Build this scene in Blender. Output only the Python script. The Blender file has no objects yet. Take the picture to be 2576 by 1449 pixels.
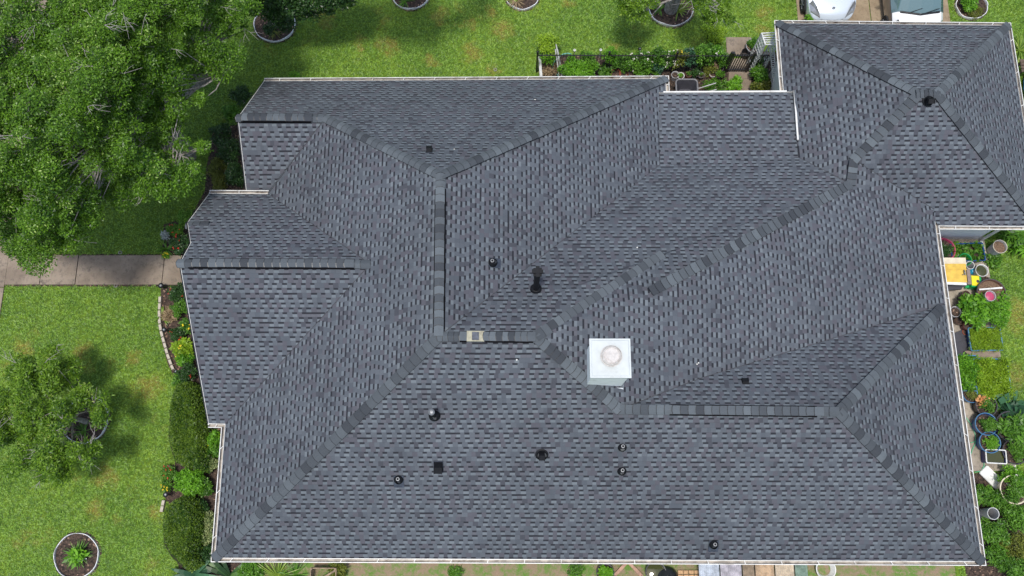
import bpy, math, random
import numpy as np
from mathutils import Vector, Matrix, geometry
R = math.radians
random.seed(7); rng = np.random.default_rng(7)
S = bpy.context.scene
C = S.collection

# ------------------------------------------------------------------ camera, sky, sun, exposure
F_PX, PITCH, ROLL, YAW, CZ = 2202.18, R(14.4387), R(-0.44832), R(0.51096), 27.2
CAMR = Matrix.Rotation(YAW, 3, 'Z') @ Matrix.Rotation(PITCH, 3, 'X') @ Matrix.Rotation(ROLL, 3, 'Z')
cd = bpy.data.cameras.new('camera'); cam = bpy.data.objects.new('camera', cd); C.objects.link(cam)
cam.location = (0, 0, CZ); cam.rotation_euler = CAMR.to_euler()
cd.sensor_width = 36; cd.lens = 36 * F_PX / 2576; cd.clip_end = 2000; cd.clip_start = .5
S.camera = cam
w = bpy.data.worlds.new('World'); S.world = w; w.use_nodes = True
nt = w.node_tree; bg = nt.nodes['Background']
sky = nt.nodes.new('ShaderNodeTexSky'); sky.sky_type = 'NISHITA'; sky.sun_disc = False
SUN_EL, SUN_AZ = 80, 205          # azimuth clockwise from north (+Y)
sky.sun_elevation = R(SUN_EL); sky.sun_rotation = R(SUN_AZ); sky.air_density = 1.2; sky.dust_density = 2.5
nt.links.new(sky.outputs[0], bg.inputs[0]); bg.inputs[1].default_value = 0.15
sl = bpy.data.lights.new('sun', 'SUN'); so = bpy.data.objects.new('sun', sl); C.objects.link(so)
sl.energy = 2.65; sl.angle = R(8); sl.color = (1, .965, .91)
d = Vector((math.sin(R(SUN_AZ)) * math.cos(R(SUN_EL)), math.cos(R(SUN_AZ)) * math.cos(R(SUN_EL)), math.sin(R(SUN_EL))))
so.rotation_euler = d.to_track_quat('Z', 'Y').to_euler()
S.view_settings.view_transform = 'Standard'; S.view_settings.look = 'None'; S.view_settings.exposure = 0.25
S.view_settings.gamma = 1

# ------------------------------------------------------------------ pixel -> point on the plane of height z
def at(px, py, z=0.0):
    v = CAMR @ Vector((px - 1288, -(py - 724.5), -F_PX))
    s = (z - CZ) / v.z
    return Vector((v.x * s, v.y * s, z))
def q2(x, y): return ((3400 + x / 3.293) / 1.4907, (780 + y / 3.293) / 1.4907)    # notes taken on enlarged crops
def q3(x, y): return ((3400 + x / 3.293) / 1.4907, (1180 + y / 3.293) / 1.4907)
def q4(x, y): return ((3400 + x / 3.293) / 1.4907, (1560 + y / 3.293) / 1.4907)
def q5(x, y): return ((2000 + x / 4.6) / 1.4907, (100 + y / 4.6) / 1.4907)
def q6(x, y): return ((2500 + x / 4.83) / 1.4907, (80 + y / 4.83) / 1.4907)
def q7(x, y): return ((2900 + x / 2.7404) / 1.4907, (y / 2.7404) / 1.4907)

# ------------------------------------------------------------------ material helpers
def mat(name):
    m = bpy.data.materials.new(name); m.use_nodes = True
    n = m.node_tree; b = n.nodes['Principled BSDF']
    return m, n, b
class NG:
    def __init__(s, n): s.n = n
    def new(s, t, **k):
        o = s.n.nodes.new(t)
        for a, v in k.items(): setattr(o, a, v)
        return o
    def put(s, inp, v):
        if isinstance(v, bpy.types.NodeSocket): s.n.links.new(v, inp)
        elif v is not None:
            if isinstance(v, (tuple, list)) and len(v) == 3 and inp.type == 'RGBA': v = (*v, 1)
            inp.default_value = v
    def math(s, op, a, b=None, c=None, clamp=False):
        o = s.new('ShaderNodeMath', operation=op, use_clamp=clamp)
        s.put(o.inputs[0], a)
        if b is not None: s.put(o.inputs[1], b)
        if c is not None: s.put(o.inputs[2], c)
        return o.outputs[0]
    def mix(s, f, a, b, mode='MIX'):
        o = s.new('ShaderNodeMix', data_type='RGBA', blend_type=mode)
        s.put(o.inputs[0], f); s.put(o.inputs[6], a); s.put(o.inputs[7], b)
        return o.outputs[2]
    def noise(s, vec, scale, detail=3, rough=.55, dims='3D', out=0):
        o = s.new('ShaderNodeTexNoise', noise_dimensions=dims)
        if vec is not None: s.put(o.inputs['Vector'], vec)
        o.inputs['Scale'].default_value = scale; o.inputs['Detail'].default_value = detail; o.inputs['Roughness'].default_value = rough
        return o.outputs[out]
    def ramp(s, f, a, b, c0=0, c1=1):
        o = s.new('ShaderNodeMapRange', interpolation_type='SMOOTHSTEP')
        s.put(o.inputs[0], f); o.inputs[1].default_value = a; o.inputs[2].default_value = b
        o.inputs[3].default_value = c0; o.inputs[4].default_value = c1
        return o.outputs[0]
    def pos(s): return s.new('ShaderNodeNewGeometry').outputs['Position']
    def bump(s, h, b, strength=.3, dist=.02):
        o = s.new('ShaderNodeBump'); s.put(o.inputs['Height'], h)
        o.inputs['Strength'].default_value = strength; o.inputs['Distance'].default_value = dist
        s.put(b.inputs['Normal'], o.outputs[0])

def simple(name, col, rough=.6, var=.15, scale=9, metal=0, spec=.4, bump=0, dirt=None):
    m, n, b = mat(name); g = NG(n)
    p = g.new('ShaderNodeTexCoord').outputs['Object']
    f = g.noise(p, scale, 4)
    c = g.mix(g.ramp(f, .3, .7), tuple(x * (1 - var) for x in col), tuple(min(1, x * (1 + var)) for x in col))
    if dirt:
        c = g.mix(g.ramp(g.noise(p, scale * .35, 5, .7), .52, .72), c, dirt)
    g.put(b.inputs['Base Color'], c)
    b.inputs['Roughness'].default_value = rough; b.inputs['Metallic'].default_value = metal
    b.inputs['Specular IOR Level'].default_value = spec
    if bump: g.bump(g.noise(p, scale * 4, 4), b, bump, .01)
    return m

def leafmat(name, dark, light, rough=.45, trans=.22, tip=None):
    m, n, b = mat(name); g = NG(n)
    a = g.new('ShaderNodeAttribute', attribute_name='tone').outputs['Fac']
    f = g.noise(g.pos(), 1.1, 2)
    t = g.math('ADD', a, g.math('MULTIPLY', g.math('SUBTRACT', f, .5), .7), clamp=True)
    c = g.mix(t, dark, light)
    if tip: c = g.mix(g.ramp(a, .93, .99), c, tip)
    g.put(b.inputs['Base Color'], c); b.inputs['Roughness'].default_value = rough
    b.inputs['Specular IOR Level'].default_value = .35
    tr = g.new('ShaderNodeBsdfTranslucent'); g.put(tr.inputs[0], g.mix(.5, c, tuple(min(1, x * 1.6) for x in light)))
    ms = g.new('ShaderNodeMixShader'); ms.inputs[0].default_value = trans
    n.links.new(b.outputs[0], ms.inputs[1]); n.links.new(tr.outputs[0], ms.inputs[2])
    n.links.new(ms.outputs[0], n.nodes['Material Output'].inputs[0])
    return m

M = {}
# lawn: same colour field for the soil sheet and for the blades
DRY = [(372, 975, .65), (262, 1203, .5), (240, 1287, .45), (388, 1290, .35), (1190, 132, .45), (1262, 72, .6), (1430, 8, .35), (1108, 45, .45),
       (975, 112, .55), (905, 108, .35), (1145, 210, .3), (1240, 176, .3), (55, 880, .45), (205, 880, .35), (335, 900, .3), (820, 45, .5),
       (1180, 60, .4), (1540, 120, .3), (1930, 85, .5), (1085, 150, .35), (1240, 30, .35), (1920, 30, .4), (2560, 790, .8), (2545, 950, .7)]
def lawn_color(g, soil):
    p = g.pos()
    n1 = g.noise(p, .45, 4, .6); n2 = g.noise(p, 3.2, 4, .65); n3 = g.noise(p, 14, 4, .7)
    c = g.mix(g.ramp(n1, .35, .66), (.060, .160, .009), (.205, .335, .020))
    c = g.mix(g.ramp(n2, .36, .68), c, (.125, .255, .013), 'MIX')
    c = g.mix(g.math('MULTIPLY', g.ramp(g.noise(p, 7.5, 3, .6), .56, .40), .6), c, (.035, .105, .006))
    c = g.mix(g.math('MULTIPLY', g.ramp(n3, .5, .75), .55), c, (.26, .38, .045))
    acc = None
    sh = g.new('ShaderNodeVectorMath', operation='ADD'); g.put(sh.inputs[0], p)
    nz = g.new('ShaderNodeTexNoise'); nz.inputs['Scale'].default_value = 2.2; nz.inputs['Detail'].default_value = 5; g.put(nz.inputs['Vector'], p)
    sc = g.new('ShaderNodeVectorMath', operation='MULTIPLY_ADD'); g.put(sc.inputs[0], nz.outputs[1]); sc.inputs[1].default_value = (1, 1, 0); sc.inputs[2].default_value = (-.5, -.5, 0)
    g.put(sh.inputs[1], sc.outputs[0])
    for (x, y, r) in DRY:
        a = at(x, y)
        dd = g.new('ShaderNodeVectorMath', operation='DISTANCE'); g.put(dd.inputs[0], sh.outputs[0]); dd.inputs[1].default_value = a
        v = g.ramp(dd.outputs['Value'], r * .25, r, 1, 0)
        acc = v if acc is None else g.math('MAXIMUM', acc, v)
    acc = g.math('MAXIMUM', acc, g.math('MULTIPLY', g.ramp(g.noise(p, .8, 5, .6), .58, .74), .7))
    acc = g.math('MULTIPLY', acc, g.math('MULTIPLY', g.ramp(n2, .32, .62, .25, 1), g.ramp(n3, .35, .62, .45, .95)))
    c = g.mix(acc, c, (.33, .235, .050))
    if soil: c = g.mix(.45, c, (.07, .075, .025))
    return c, n3
m, n, b = mat('lawn soil and thatch'); g = NG(n); c, h = lawn_color(g, True)
g.put(b.inputs['Base Color'], c); b.inputs['Roughness'].default_value = .95; b.inputs['Specular IOR Level'].default_value = .1
g.bump(g.noise(g.pos(), 30, 4, .7), b, .6, .04); M['lawn'] = m
m, n, b = mat('grass blades'); g = NG(n); c, h = lawn_color(g, False)
a = g.new('ShaderNodeAttribute', attribute_name='tone').outputs['Fac']
c = g.mix(g.ramp(a, 0, 1), g.mix(.5, c, (.012, .045, .004)), g.mix(.45, c, (.22, .36, .05)))
g.put(b.inputs['Base Color'], c); b.inputs['Roughness'].default_value = .5; b.inputs['Specular IOR Level'].default_value = .3; M['grass'] = m

# concrete
def concrete(name, a, bcol, stain=(.05, .045, .04), joints=False):
    m, n, b = mat(name); g = NG(n); p = g.pos()
    c = g.mix(g.ramp(g.noise(p, 1.3, 5, .6), .35, .65), a, bcol)
    c = g.mix(g.math('MULTIPLY', g.ramp(g.noise(p, 9, 5, .7), .48, .72), .5), c, stain)
    c = g.mix(g.math('MULTIPLY', g.ramp(g.noise(p, 2.6, 6, .75), .55, .68), .6), c, stain)
    c = g.mix(.25, c, g.noise(p, 60, 2, .5, out=1), 'SOFT_LIGHT')
    g.put(b.inputs['Base Color'], c); b.inputs['Roughness'].default_value = .9
    g.bump(g.noise(p, 40, 4), b, .25, .01); return m
M['walk'] = concrete('weathered concrete', (.185, .145, .108), (.265, .213, .162))
M['patio'] = concrete('patio concrete', (.25, .215, .17), (.40, .35, .28))
M['drive'] = concrete('driveway concrete', (.22, .165, .105), (.30, .235, .155), (.10, .07, .04))
# mulch
m, n, b = mat('bark mulch'); g = NG(n); p = g.pos()
v = g.new('ShaderNodeTexVoronoi'); v.inputs['Scale'].default_value = 22; g.put(v.inputs['Vector'], p)
sepv = g.new('ShaderNodeSeparateColor'); g.put(sepv.inputs[0], v.outputs['Color'])
c = g.mix(sepv.outputs[0], (.018, .012, .009), (.085, .055, .040))
c = g.mix(g.ramp(sepv.outputs[1], .93, .97), c, (.26, .17, .12))
g.put(b.inputs['Base Color'], c); b.inputs['Roughness'].default_value = .95; g.bump(v.outputs['Distance'], b, .8, .03); M['mulch'] = m
m, n, b = mat('bare soil'); g = NG(n); p = g.pos()
c = g.mix(g.ramp(g.noise(p, 2.5, 6, .7), .4, .62), (.24, .175, .115), (.10, .19, .03))
c = g.mix(g.ramp(g.noise(p, 11, 5, .7), .5, .7), c, (.27, .20, .14))
g.put(b.inputs['Base Color'], c); b.inputs['Roughness'].default_value = .95; g.bump(g.noise(p, 25, 4), b, .6, .03); M['dirt'] = m

# shingles, laid out on metre UVs (u along the eave, v up the slope)
def shingle_mat():
    m, n, b = mat('laminated asphalt shingles'); g = NG(n)
    uv = g.new('ShaderNodeUVMap', uv_map='UVMap').outputs[0]
    sp = g.new('ShaderNodeSeparateXYZ'); g.put(sp.inputs[0], uv); u, v = sp.outputs[0], sp.outputs[1]
    vr = g.math('DIVIDE', v, .137)
    row = g.math('FLOOR', vr); fv = g.math('FRACT', vr)
    def wn(vec):
        o = g.new('ShaderNodeTexWhiteNoise', noise_dimensions='2D'); g.put(o.inputs['Vector'], vec); return o
    def comb(x, y):
        o = g.new('ShaderNodeCombineXYZ'); g.put(o.inputs[0], x); g.put(o.inputs[1], y); return o.outputs[0]
    r0 = wn(comb(row, 3.7)).outputs['Value']
    warp = g.noise(comb(g.math('MULTIPLY', u, 3.2), g.math('MULTIPLY', row, 7.31)), 1, 1, .5, '2D')
    s = g.math('ADD', g.math('ADD', g.math('DIVIDE', u, .125), g.math('MULTIPLY', r0, 9)), g.math('MULTIPLY', warp, .8))
    idx = g.math('FLOOR', s); fs = g.math('FRACT', s)
    rnd = wn(comb(idx, row)); rv = rnd.outputs['Value']
    sc = g.new('ShaderNodeSeparateColor'); g.put(sc.inputs[0], rnd.outputs['Color'])
    par = g.math('MODULO', g.math('ABSOLUTE', idx), 2.0)
    tooth = g.math('MAXIMUM', g.math('MULTIPLY', g.math('GREATER_THAN', par, .5), g.math('GREATER_THAN', rv, .10)), g.math('GREATER_THAN', rv, .965))
    # granule blends: slate blue, charcoal, brownish plum
    base = g.mix(sc.outputs[0], (.074, .085, .101), (.095, .107, .124))
    base = g.mix(g.math('GREATER_THAN', sc.outputs[1], .74), base, (.080, .081, .097))
    base = g.mix(g.math('GREATER_THAN', sc.outputs[2], .88), base, (.056, .060, .073))
    light = g.mix(sc.outputs[1], (.104, .122, .140), (.140, .161, .179))
    light = g.mix(g.math('GREATER_THAN', sc.outputs[0], .88), light, (.094, .098, .114))
    c = g.mix(tooth, base, light)
    # the printed shadow band at the head of each recessed tab, ragged edges
    edge = g.math('ADD', .57, g.math('MULTIPLY', sc.outputs[0], .06))
    dash = g.math('MULTIPLY', tooth, g.ramp(g.math('SUBTRACT', fv, edge), -.03, .04))
    c = g.mix(g.math('MULTIPLY', dash, .95), c, (.013, .014, .020))
    butt = g.ramp(fv, .0, .09, .25, 0)
    c = g.mix(butt, c, (.03, .03, .036))
    side = g.math('MULTIPLY', g.ramp(fs, .0, .10, .35, 0), tooth)
    c = g.mix(side, c, (.04, .04, .048))
    p = g.pos()
    big = g.ramp(g.noise(p, .5, 6, .7), .3, .7, .84, 1.06)
    c = g.mix(1, c, g.mix(big, (.0, .0, .0), (1, 1, 1)), 'MULTIPLY')
    sm = g.ramp(g.noise(p, 2.7, 6, .7), .60, .75, 0, .35)
    c = g.mix(sm, c, (.07, .068, .072))
    # algae darkening near two damp corners
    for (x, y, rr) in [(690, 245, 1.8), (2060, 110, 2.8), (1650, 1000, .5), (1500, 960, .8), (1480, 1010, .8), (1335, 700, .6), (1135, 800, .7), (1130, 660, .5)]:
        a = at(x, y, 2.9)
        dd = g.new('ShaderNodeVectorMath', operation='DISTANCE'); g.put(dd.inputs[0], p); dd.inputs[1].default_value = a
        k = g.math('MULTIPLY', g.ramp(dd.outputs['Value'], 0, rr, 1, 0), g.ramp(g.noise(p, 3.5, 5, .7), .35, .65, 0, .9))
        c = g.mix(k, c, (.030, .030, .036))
    gr = g.new('ShaderNodeTexNoise'); gr.inputs['Scale'].default_value = 160; g.put(gr.inputs['Vector'], p)
    c = g.mix(.35, c, gr.outputs[0], 'OVERLAY')
    g.put(b.inputs['Base Color'], c); b.inputs['Roughness'].default_value = .88; b.inputs['Specular IOR Level'].default_value = .35
    hgt = g.math('ADD', g.math('MULTIPLY', g.math('SUBTRACT', 1, fv), .7), g.math('MULTIPLY', tooth, .0))
    hgt = g.math('SUBTRACT', hgt, g.math('MULTIPLY', dash, .5))
    g.bump(hgt, b, .5, .012)
    return m
M['shingle'] = shingle_mat()
m, n, b = mat('ridge cap shingles'); g = NG(n)
a = g.new('ShaderNodeAttribute', attribute_name='tone').outputs['Fac']; p = g.pos()
c = g.mix(a, (.042, .048, .056), (.104, .121, .134)); c = g.mix(.3, c, g.noise(p, 90, 3, .6), 'OVERLAY')
c = g.mix(g.ramp(g.noise(p, 5, 5, .7), .5, .75, 0, .3), c, (.05, .05, .055))
g.put(b.inputs['Base Color'], c); b.inputs['Roughness'].default_value = .9; b.inputs['Specular IOR Level'].default_value = .3; M['cap'] = m
M['black'] = simple('black plastic and cap edge shade', (.012, .013, .015), .35, .2, 20)
M['pipe'] = simple('black painted pipe', (.007, .008, .010), .6, .2, 12, spec=.2)
M['lead'] = simple('dull metal flashing', (.05, .06, .08), .45, .3, 14, metal=.3)
M['steel'] = simple('galvanised cap', (.20, .21, .22), .5, .2, 18, metal=.5)
M['white'] = simple('white painted aluminium', (.66, .655, .62), .4, .08, 5, dirt=(.42, .39, .34))
M['gutin'] = simple('gutter trough with debris', (.36, .33, .29), .7, .3, 6, dirt=(.09, .06, .04))
M['chim'] = simple('white chimney metal', (.50, .535, .535), .5, .05, 4, dirt=(.42, .45, .44))
M['flue'] = simple('weathered flue cap', (.50, .475, .45), .55, .12, 16, dirt=(.34, .28, .24))
M['beige'] = simple('bare beige ridge liner', (.33, .315, .23), .7, .15, 12, dirt=(.22, .20, .14))
m, n, b = mat('white lap siding'); g = NG(n); p = g.pos(); sp = g.new('ShaderNodeSeparateXYZ'); g.put(sp.inputs[0], p)
f = g.math('FRACT', g.math('DIVIDE', sp.outputs[2], .16))
c = g.mix(g.ramp(f, 0, .12, .5, 0), (.72, .73, .74), (.25, .25, .26)); c = g.mix(g.ramp(g.noise(p, 3, 5), .5, .8, 0, .3), c, (.5, .49, .46))
g.put(b.inputs['Base Color'], c); b.inputs['Roughness'].default_value = .6; g.bump(g.math('SUBTRACT', 1, f), b, .5, .02); M['siding'] = m
m, n, b = mat('tree bark'); g = NG(n); p = g.pos()
c = g.mix(g.ramp(g.noise(p, 14, 5, .7), .35, .65), (.17, .15, .13), (.40, .37, .34)); g.put(b.inputs['Base Color'], c)
b.inputs['Roughness'].default_value = .9; g.bump(g.noise(p, 30, 5), b, .6, .02); M['bark'] = m
M['twig'] = simple('pale grey twigs', (.27, .25, .235), .8, .3, 20)
M['edging'] = simple('white metal lawn edging', (.80, .80, .82), .35, .1, 6, dirt=(.12, .11, .11))
M['fence'] = simple('black iron', (.012, .012, .014), .4, .2, 20, spec=.6)

def add_mat(o, m): o.data.materials.append(m)

# ------------------------------------------------------------------ object helpers
def tag(o, label=None, cat=None, group=None, kind=None):
    if label: o['label'] = label
    if cat: o['category'] = cat
    if group: o['group'] = group
    if kind: o['kind'] = kind
    return o
def empty(name, loc, label, cat, group=None, rz=0):
    o = bpy.data.objects.new(name, None); C.objects.link(o); o.location = loc; o.rotation_euler.z = rz
    return tag(o, label, cat, group)
class MB:
    """collects shapes in world metres; build() links ONE mesh object"""
    def __init__(s): s.v = []; s.f = []; s.m = []; s.t = []; s.mi = 0; s.tone = .5
    def face(s, pts):
        i = len(s.v); s.v += [tuple(p) for p in pts]; s.f.append(tuple(range(i, i + len(pts)))); s.m.append(s.mi); s.t.append(s.tone)
    def mesh(s, vs, fs):
        i = len(s.v); s.v += [tuple(p) for p in vs]
        for f in fs: s.f.append(tuple(i + k for k in f)); s.m.append(s.mi); s.t.append(s.tone)
    def box(s, c, size, rz=0, taper=1.0, M4=None):
        hx, hy, hz = size[0] / 2, size[1] / 2, size[2] / 2
        vs = []
        for z, k in ((-hz, 1), (hz, taper)):
            for x, y in ((-hx, -hy), (hx, -hy), (hx, hy), (-hx, hy)): vs.append(Vector((x * k, y * k, z)))
        mt = M4 if M4 is not None else Matrix.Rotation(rz, 3, 'Z')
        vs = [mt @ q + Vector(c) for q in vs]
        s.mesh(vs, [(3, 2, 1, 0), (4, 5, 6, 7), (0, 1, 5, 4), (1, 2, 6, 5), (2, 3, 7, 6), (3, 0, 4, 7)])
    def bar(s, a, b, w, h=None):
        a, b = Vector(a), Vector(b); h = h or w; d = (b - a)
        if d.length < 1e-6: return
        d.normalize(); up = Vector((0, 0, 1)) if abs(d.z) < .95 else Vector((0, 1, 0))
        x = d.cross(up).normalized() * w / 2; y = x.cross(d).normalized() * h / 2
        vs = [a - x - y, a + x - y, a + x + y, a - x + y, b - x - y, b + x - y, b + x + y, b - x + y]
        s.mesh(vs, [(3, 2, 1, 0), (4, 5, 6, 7), (0, 1, 5, 4), (1, 2, 6, 5), (2, 3, 7, 6), (3, 0, 4, 7)])
    def tube(s, pts, rad, n=8, caps=True):
        pts = [Vector(p) for p in pts]
        if not hasattr(rad, '__len__'): rad = [rad] * len(pts)
        vs = []
        px = None
        for i, p in enumerate(pts):
            d = (pts[min(i + 1, len(pts) - 1)] - pts[max(i - 1, 0)]).normalized()
            if px is None: px = d.orthogonal().normalized()
            else: px = (px - d * px.dot(d)).normalized()
            y = d.cross(px)
            for k in range(n):
                a = 2 * math.pi * k / n; vs.append(p + (px * math.cos(a) + y * math.sin(a)) * rad[i])
        fs = []
        for i in range(len(pts) - 1):
            for k in range(n):
                k2 = (k + 1) % n; fs.append((i * n + k, i * n + k2, (i + 1) * n + k2, (i + 1) * n + k))
        if caps: fs.append(tuple(range(n - 1, -1, -1))); fs.append(tuple((len(pts) - 1) * n + k for k in range(n)))
        s.mesh(vs, fs)
    def lathe(s, c, prof, n=24, axis=None, sx=1, sy=1, rz=0):
        """prof: list of (radius, height); axis: tilt matrix"""
        vs = []; mt = axis if axis is not None else Matrix.Rotation(rz, 3, 'Z')
        for r, z in prof:
            for k in range(n):
                a = 2 * math.pi * k / n; vs.append(mt @ Vector((r * math.cos(a) * sx, r * math.sin(a) * sy, z)) + Vector(c))
        fs = []
        for i in range(len(prof) - 1):
            for k in range(n):
                k2 = (k + 1) % n; fs.append((i * n + k, i * n + k2, (i + 1) * n + k2, (i + 1) * n + k))
        s.mesh(vs, fs)
    def prism(s, poly, z0, z1, bottom=True):
        poly = [Vector((p[0], p[1])) for p in poly]; n = len(poly)
        if geometry.area_tri(poly[0], poly[1], poly[2]) >= 0 and sum(poly[i].x * poly[(i + 1) % n].y - poly[(i + 1) % n].x * poly[i].y for i in range(n)) < 0: poly.reverse()
        vs = [(p.x, p.y, z0) for p in poly] + [(p.x, p.y, z1) for p in poly]
        tri = geometry.tessellate_polygon([[Vector((p.x, p.y, 0)) for p in poly]])
        fs = []
        for t in tri:
            a, b2, c2 = t
            ar = (poly[b2] - poly[a]).cross(poly[c2] - poly[a])
            if ar < 0: t = (a, c2, b2)
            fs.append(tuple(i + n for i in t))
            if bottom: fs.append(tuple(reversed(t)))
        for i in range(n): fs.append((i, (i + 1) % n, (i + 1) % n + n, i + n))
        s.mesh(vs, fs)
    def build(s, name, mats, parent=None, smooth=False, origin=None, uv=None):
        if not isinstance(mats, (list, tuple)): mats = [mats]
        me = bpy.data.meshes.new(name)
        par = parent
        off = Vector(origin) if origin is not None else Vector((0, 0, 0))
        vs = s.v
        if origin is not None: vs = [tuple(Vector(p) - off) for p in s.v]
        me.from_pydata(vs, [], s.f)
        for m_ in mats: me.materials.append(m_)
        me.polygons.foreach_set('material_index', s.m)
        a = me.attributes.new('tone', 'FLOAT', 'FACE'); a.data.foreach_set('value', np.array(s.t, dtype=np.float32))
        if uv is not None:
            l = me.uv_layers.new(name='UVMap'); l.data.foreach_set('uv', np.array(uv, dtype=np.float32).ravel())
        if smooth:
            me.polygons.foreach_set('use_smooth', [True] * len(me.polygons)); me.set_sharp_from_angle(angle=R(38))
        me.update()
        o = bpy.data.objects.new(name, me); C.objects.link(o)
        if origin is not None: o.location = off
        if parent is not None:
            o.parent = parent
            pm = Matrix.Identity(4); q = parent; chain = []
            while q is not None: chain.append(q); q = q.parent
            for q in reversed(chain): pm = pm @ Matrix.LocRotScale(q.location, q.rotation_euler, q.scale)
            o.matrix_local = pm.inverted() @ Matrix.Translation(off)
        return o

def np_mesh(name, V, nper, tone, mt, parent=None):
    """V: (N*nper,3) float array of separate n-gons"""
    V = np.asarray(V, dtype=np.float32); N = len(V) // nper
    me = bpy.data.meshes.new(name)
    off = Vector((0, 0, 0))
    if parent is not None: off = Vector(parent.location)
    V = V - np.array(off, dtype=np.float32)
    me.vertices.add(len(V)); me.vertices.foreach_set('co', V.ravel())
    me.loops.add(len(V)); me.loops.foreach_set('vertex_index', np.arange(len(V), dtype=np.int32))
    me.polygons.add(N); me.polygons.foreach_set('loop_start', np.arange(0, len(V), nper, dtype=np.int32))
    me.materials.append(mt)
    a = me.attributes.new('tone', 'FLOAT', 'FACE'); a.data.foreach_set('value', np.asarray(tone, dtype=np.float32))
    me.update(calc_edges=True)
    o = bpy.data.objects.new(name, me); C.objects.link(o)
    if parent is not None: o.parent = parent
    return o
def unit(a): return a / (np.linalg.norm(a, axis=1, keepdims=True) + 1e-9)
def leaf_quads(P, L, W, zb=.8, up=0.0):
    """pointed leaves at P; L length, W width; zb pushes normals upward, up lifts tips"""
    N = len(P)
    nrm = rng.normal(size=(N, 3)); nrm[:, 2] = np.abs(nrm[:, 2]) + zb; nrm = unit(nrm)
    d = rng.normal(size=(N, 3)); d -= nrm * (d * nrm).sum(1, keepdims=True); d = unit(d); d[:, 2] += up; d = unit(d)
    sx = unit(np.cross(nrm, d))
    L = L * rng.uniform(.65, 1.25, (N, 1)); W = W * rng.uniform(.7, 1.2, (N, 1))
    a = P; b = P + d * L * .45 + sx * W * .5; c = P + d * L; e = P + d * L * .45 - sx * W * .5
    return np.stack([a, b, c, e], 1).reshape(-1, 3)
def blob_points(blobs, n, shell=.55):
    """blobs rows: x y z rx ry rz ; points fill ellipsoids, weighted to their upper skin"""
    blobs = np.asarray(blobs, float); w_ = blobs[:, 3] * blobs[:, 4]; w_ /= w_.sum()
    k = rng.choice(len(blobs), n, p=w_); dd = unit(rng.normal(size=(n, 3)))
    dd[:, 2] = np.where(dd[:, 2] < -.2, -dd[:, 2], dd[:, 2])
    r = shell + (1 - shell) * rng.random((n, 1)) ** .6
    return blobs[k, :3] + dd * r * blobs[k, 3:6], k
def inpoly(x, y, poly):
    x = np.asarray(x); y = np.asarray(y); c = np.zeros(x.shape, bool); n = len(poly); j = n - 1
    for i in range(n):
        xi, yi = poly[i][0], poly[i][1]; xj, yj = poly[j][0], poly[j][1]
        t = ((yi > y) != (yj > y)) & (x < (xj - xi) * (y - yi) / (yj - yi + 1e-12) + xi); c ^= t; j = i
    return c

# ------------------------------------------------------------------ the roof
EZ = 2.7
class Pl:
    def __init__(s, ax, a, m): s.ax, s.a, s.m = ax, a, m
    def z(s, x, y): return s.a + s.m * (x if s.ax == 'x' else y)
PLN = {'N': Pl('y', 9.83, -.759), 'g1S': Pl('y', -5.44, .642), 'W': Pl('x', 4.54, .559), 'E0': Pl('x', 2.5, -.529), 'S': Pl('y', .82, .637),
       'wS': Pl('y', -1.6, .641), 'wN': Pl('y', 6.83, -.692), 'N2': Pl('y', 5.77, -.548), 'po': Pl('y', 1.19, -.095), 'E2': Pl('x', 3.33, -.267),
       'N3': Pl('y', 4.32, -.72), 'E3': Pl('x', 7.14, -.572), 'gN': Pl('y', 8.68, -.585), 'gW': Pl('x', -5.16, .624), 'gS': Pl('y', -5.14, .619), 'gE': Pl('x', 8.81, -.574)}
RV = {'N1': (664, 204, 0), 'N2': (1674, 198, 0), 'A1': (598, 296, 1.56), 'A2': (818, 297, 1.56), 'P1': (1108, 441, 3.48), 'P2': (1104, 846, 3.46),
      'S1': (541, 1403, 0), 'S2': (2470, 1412, 0), 'P3': (1347, 848, 3.42), 'P4': (1557, 1030, 2.50), 'P5': (2110, 1036, 2.50), 'SW': (567, 1066, .02),
      'W3': (524, 1065, -.02), 'W1': (452, 662, 2.46), 'W2': (932, 664, 2.46), 'W4': (526, 487, .61), 'W5': (675, 488, .59), 'T1': (1665, 643, 2.2),
      'T2': (1640, 732, 2.74), 'C2': (2140, 463, .73), 'C3': (2148, 402, .97), 'R1': (2312, 236, 1.96), 'R2': (2358, 236, 1.96), 'G1': (1958, 58, 0),
      'G2': (2536, 64, 0), 'GW': (1972, 232, 0), 'PA': (1656, 235, .0), 'PB': (1994, 233, .0), 'PC': (1660, 415, .25), 'PD': (2008, 395, .2),
      'EI': (2352, 556, 0), 'V4': (2349, 526, .17), 'X': (2378, 765, .03), 'V3': (2034, 870, 1.17), 'V3b': (1760, 952, 1.95)}
V = {k: at(a, b_, EZ + z) for k, (a, b_, z) in RV.items()}
V['N2b'] = Vector((V['N2'].x, V['PA'].y + .02, EZ)); V['PA2'] = V['PA'] + Vector((0, 0, .12)); V['PC2'] = V['PC'] + Vector((0, 0, .012))
V['GSE'] = Vector((V['G2'].x + .02, 8.2, EZ)); V['GI'] = Vector((12.5, 8.22, EZ)); V['PB2'] = V['PB'] + Vector((0, 0, .15)); V['PD2'] = V['PD'] + Vector((0, 0, .01))
V['GLe'] = Vector((V['W5'].x + .0, 8.5, EZ + .02)); V['GLw'] = Vector((V['N1'].x - .12, 8.5, EZ + .02))
def on_plane(px, py, pl):
    z = 1.0
    for _ in range(30):
        p = at(px, py, EZ + z); z = pl.z(p.x, p.y)
    return at(px, py, EZ + z)
V['Q1'] = on_plane(479, 612, PLN['wN']); V['Q2'] = on_plane(471, 560, PLN['wN'])
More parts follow.
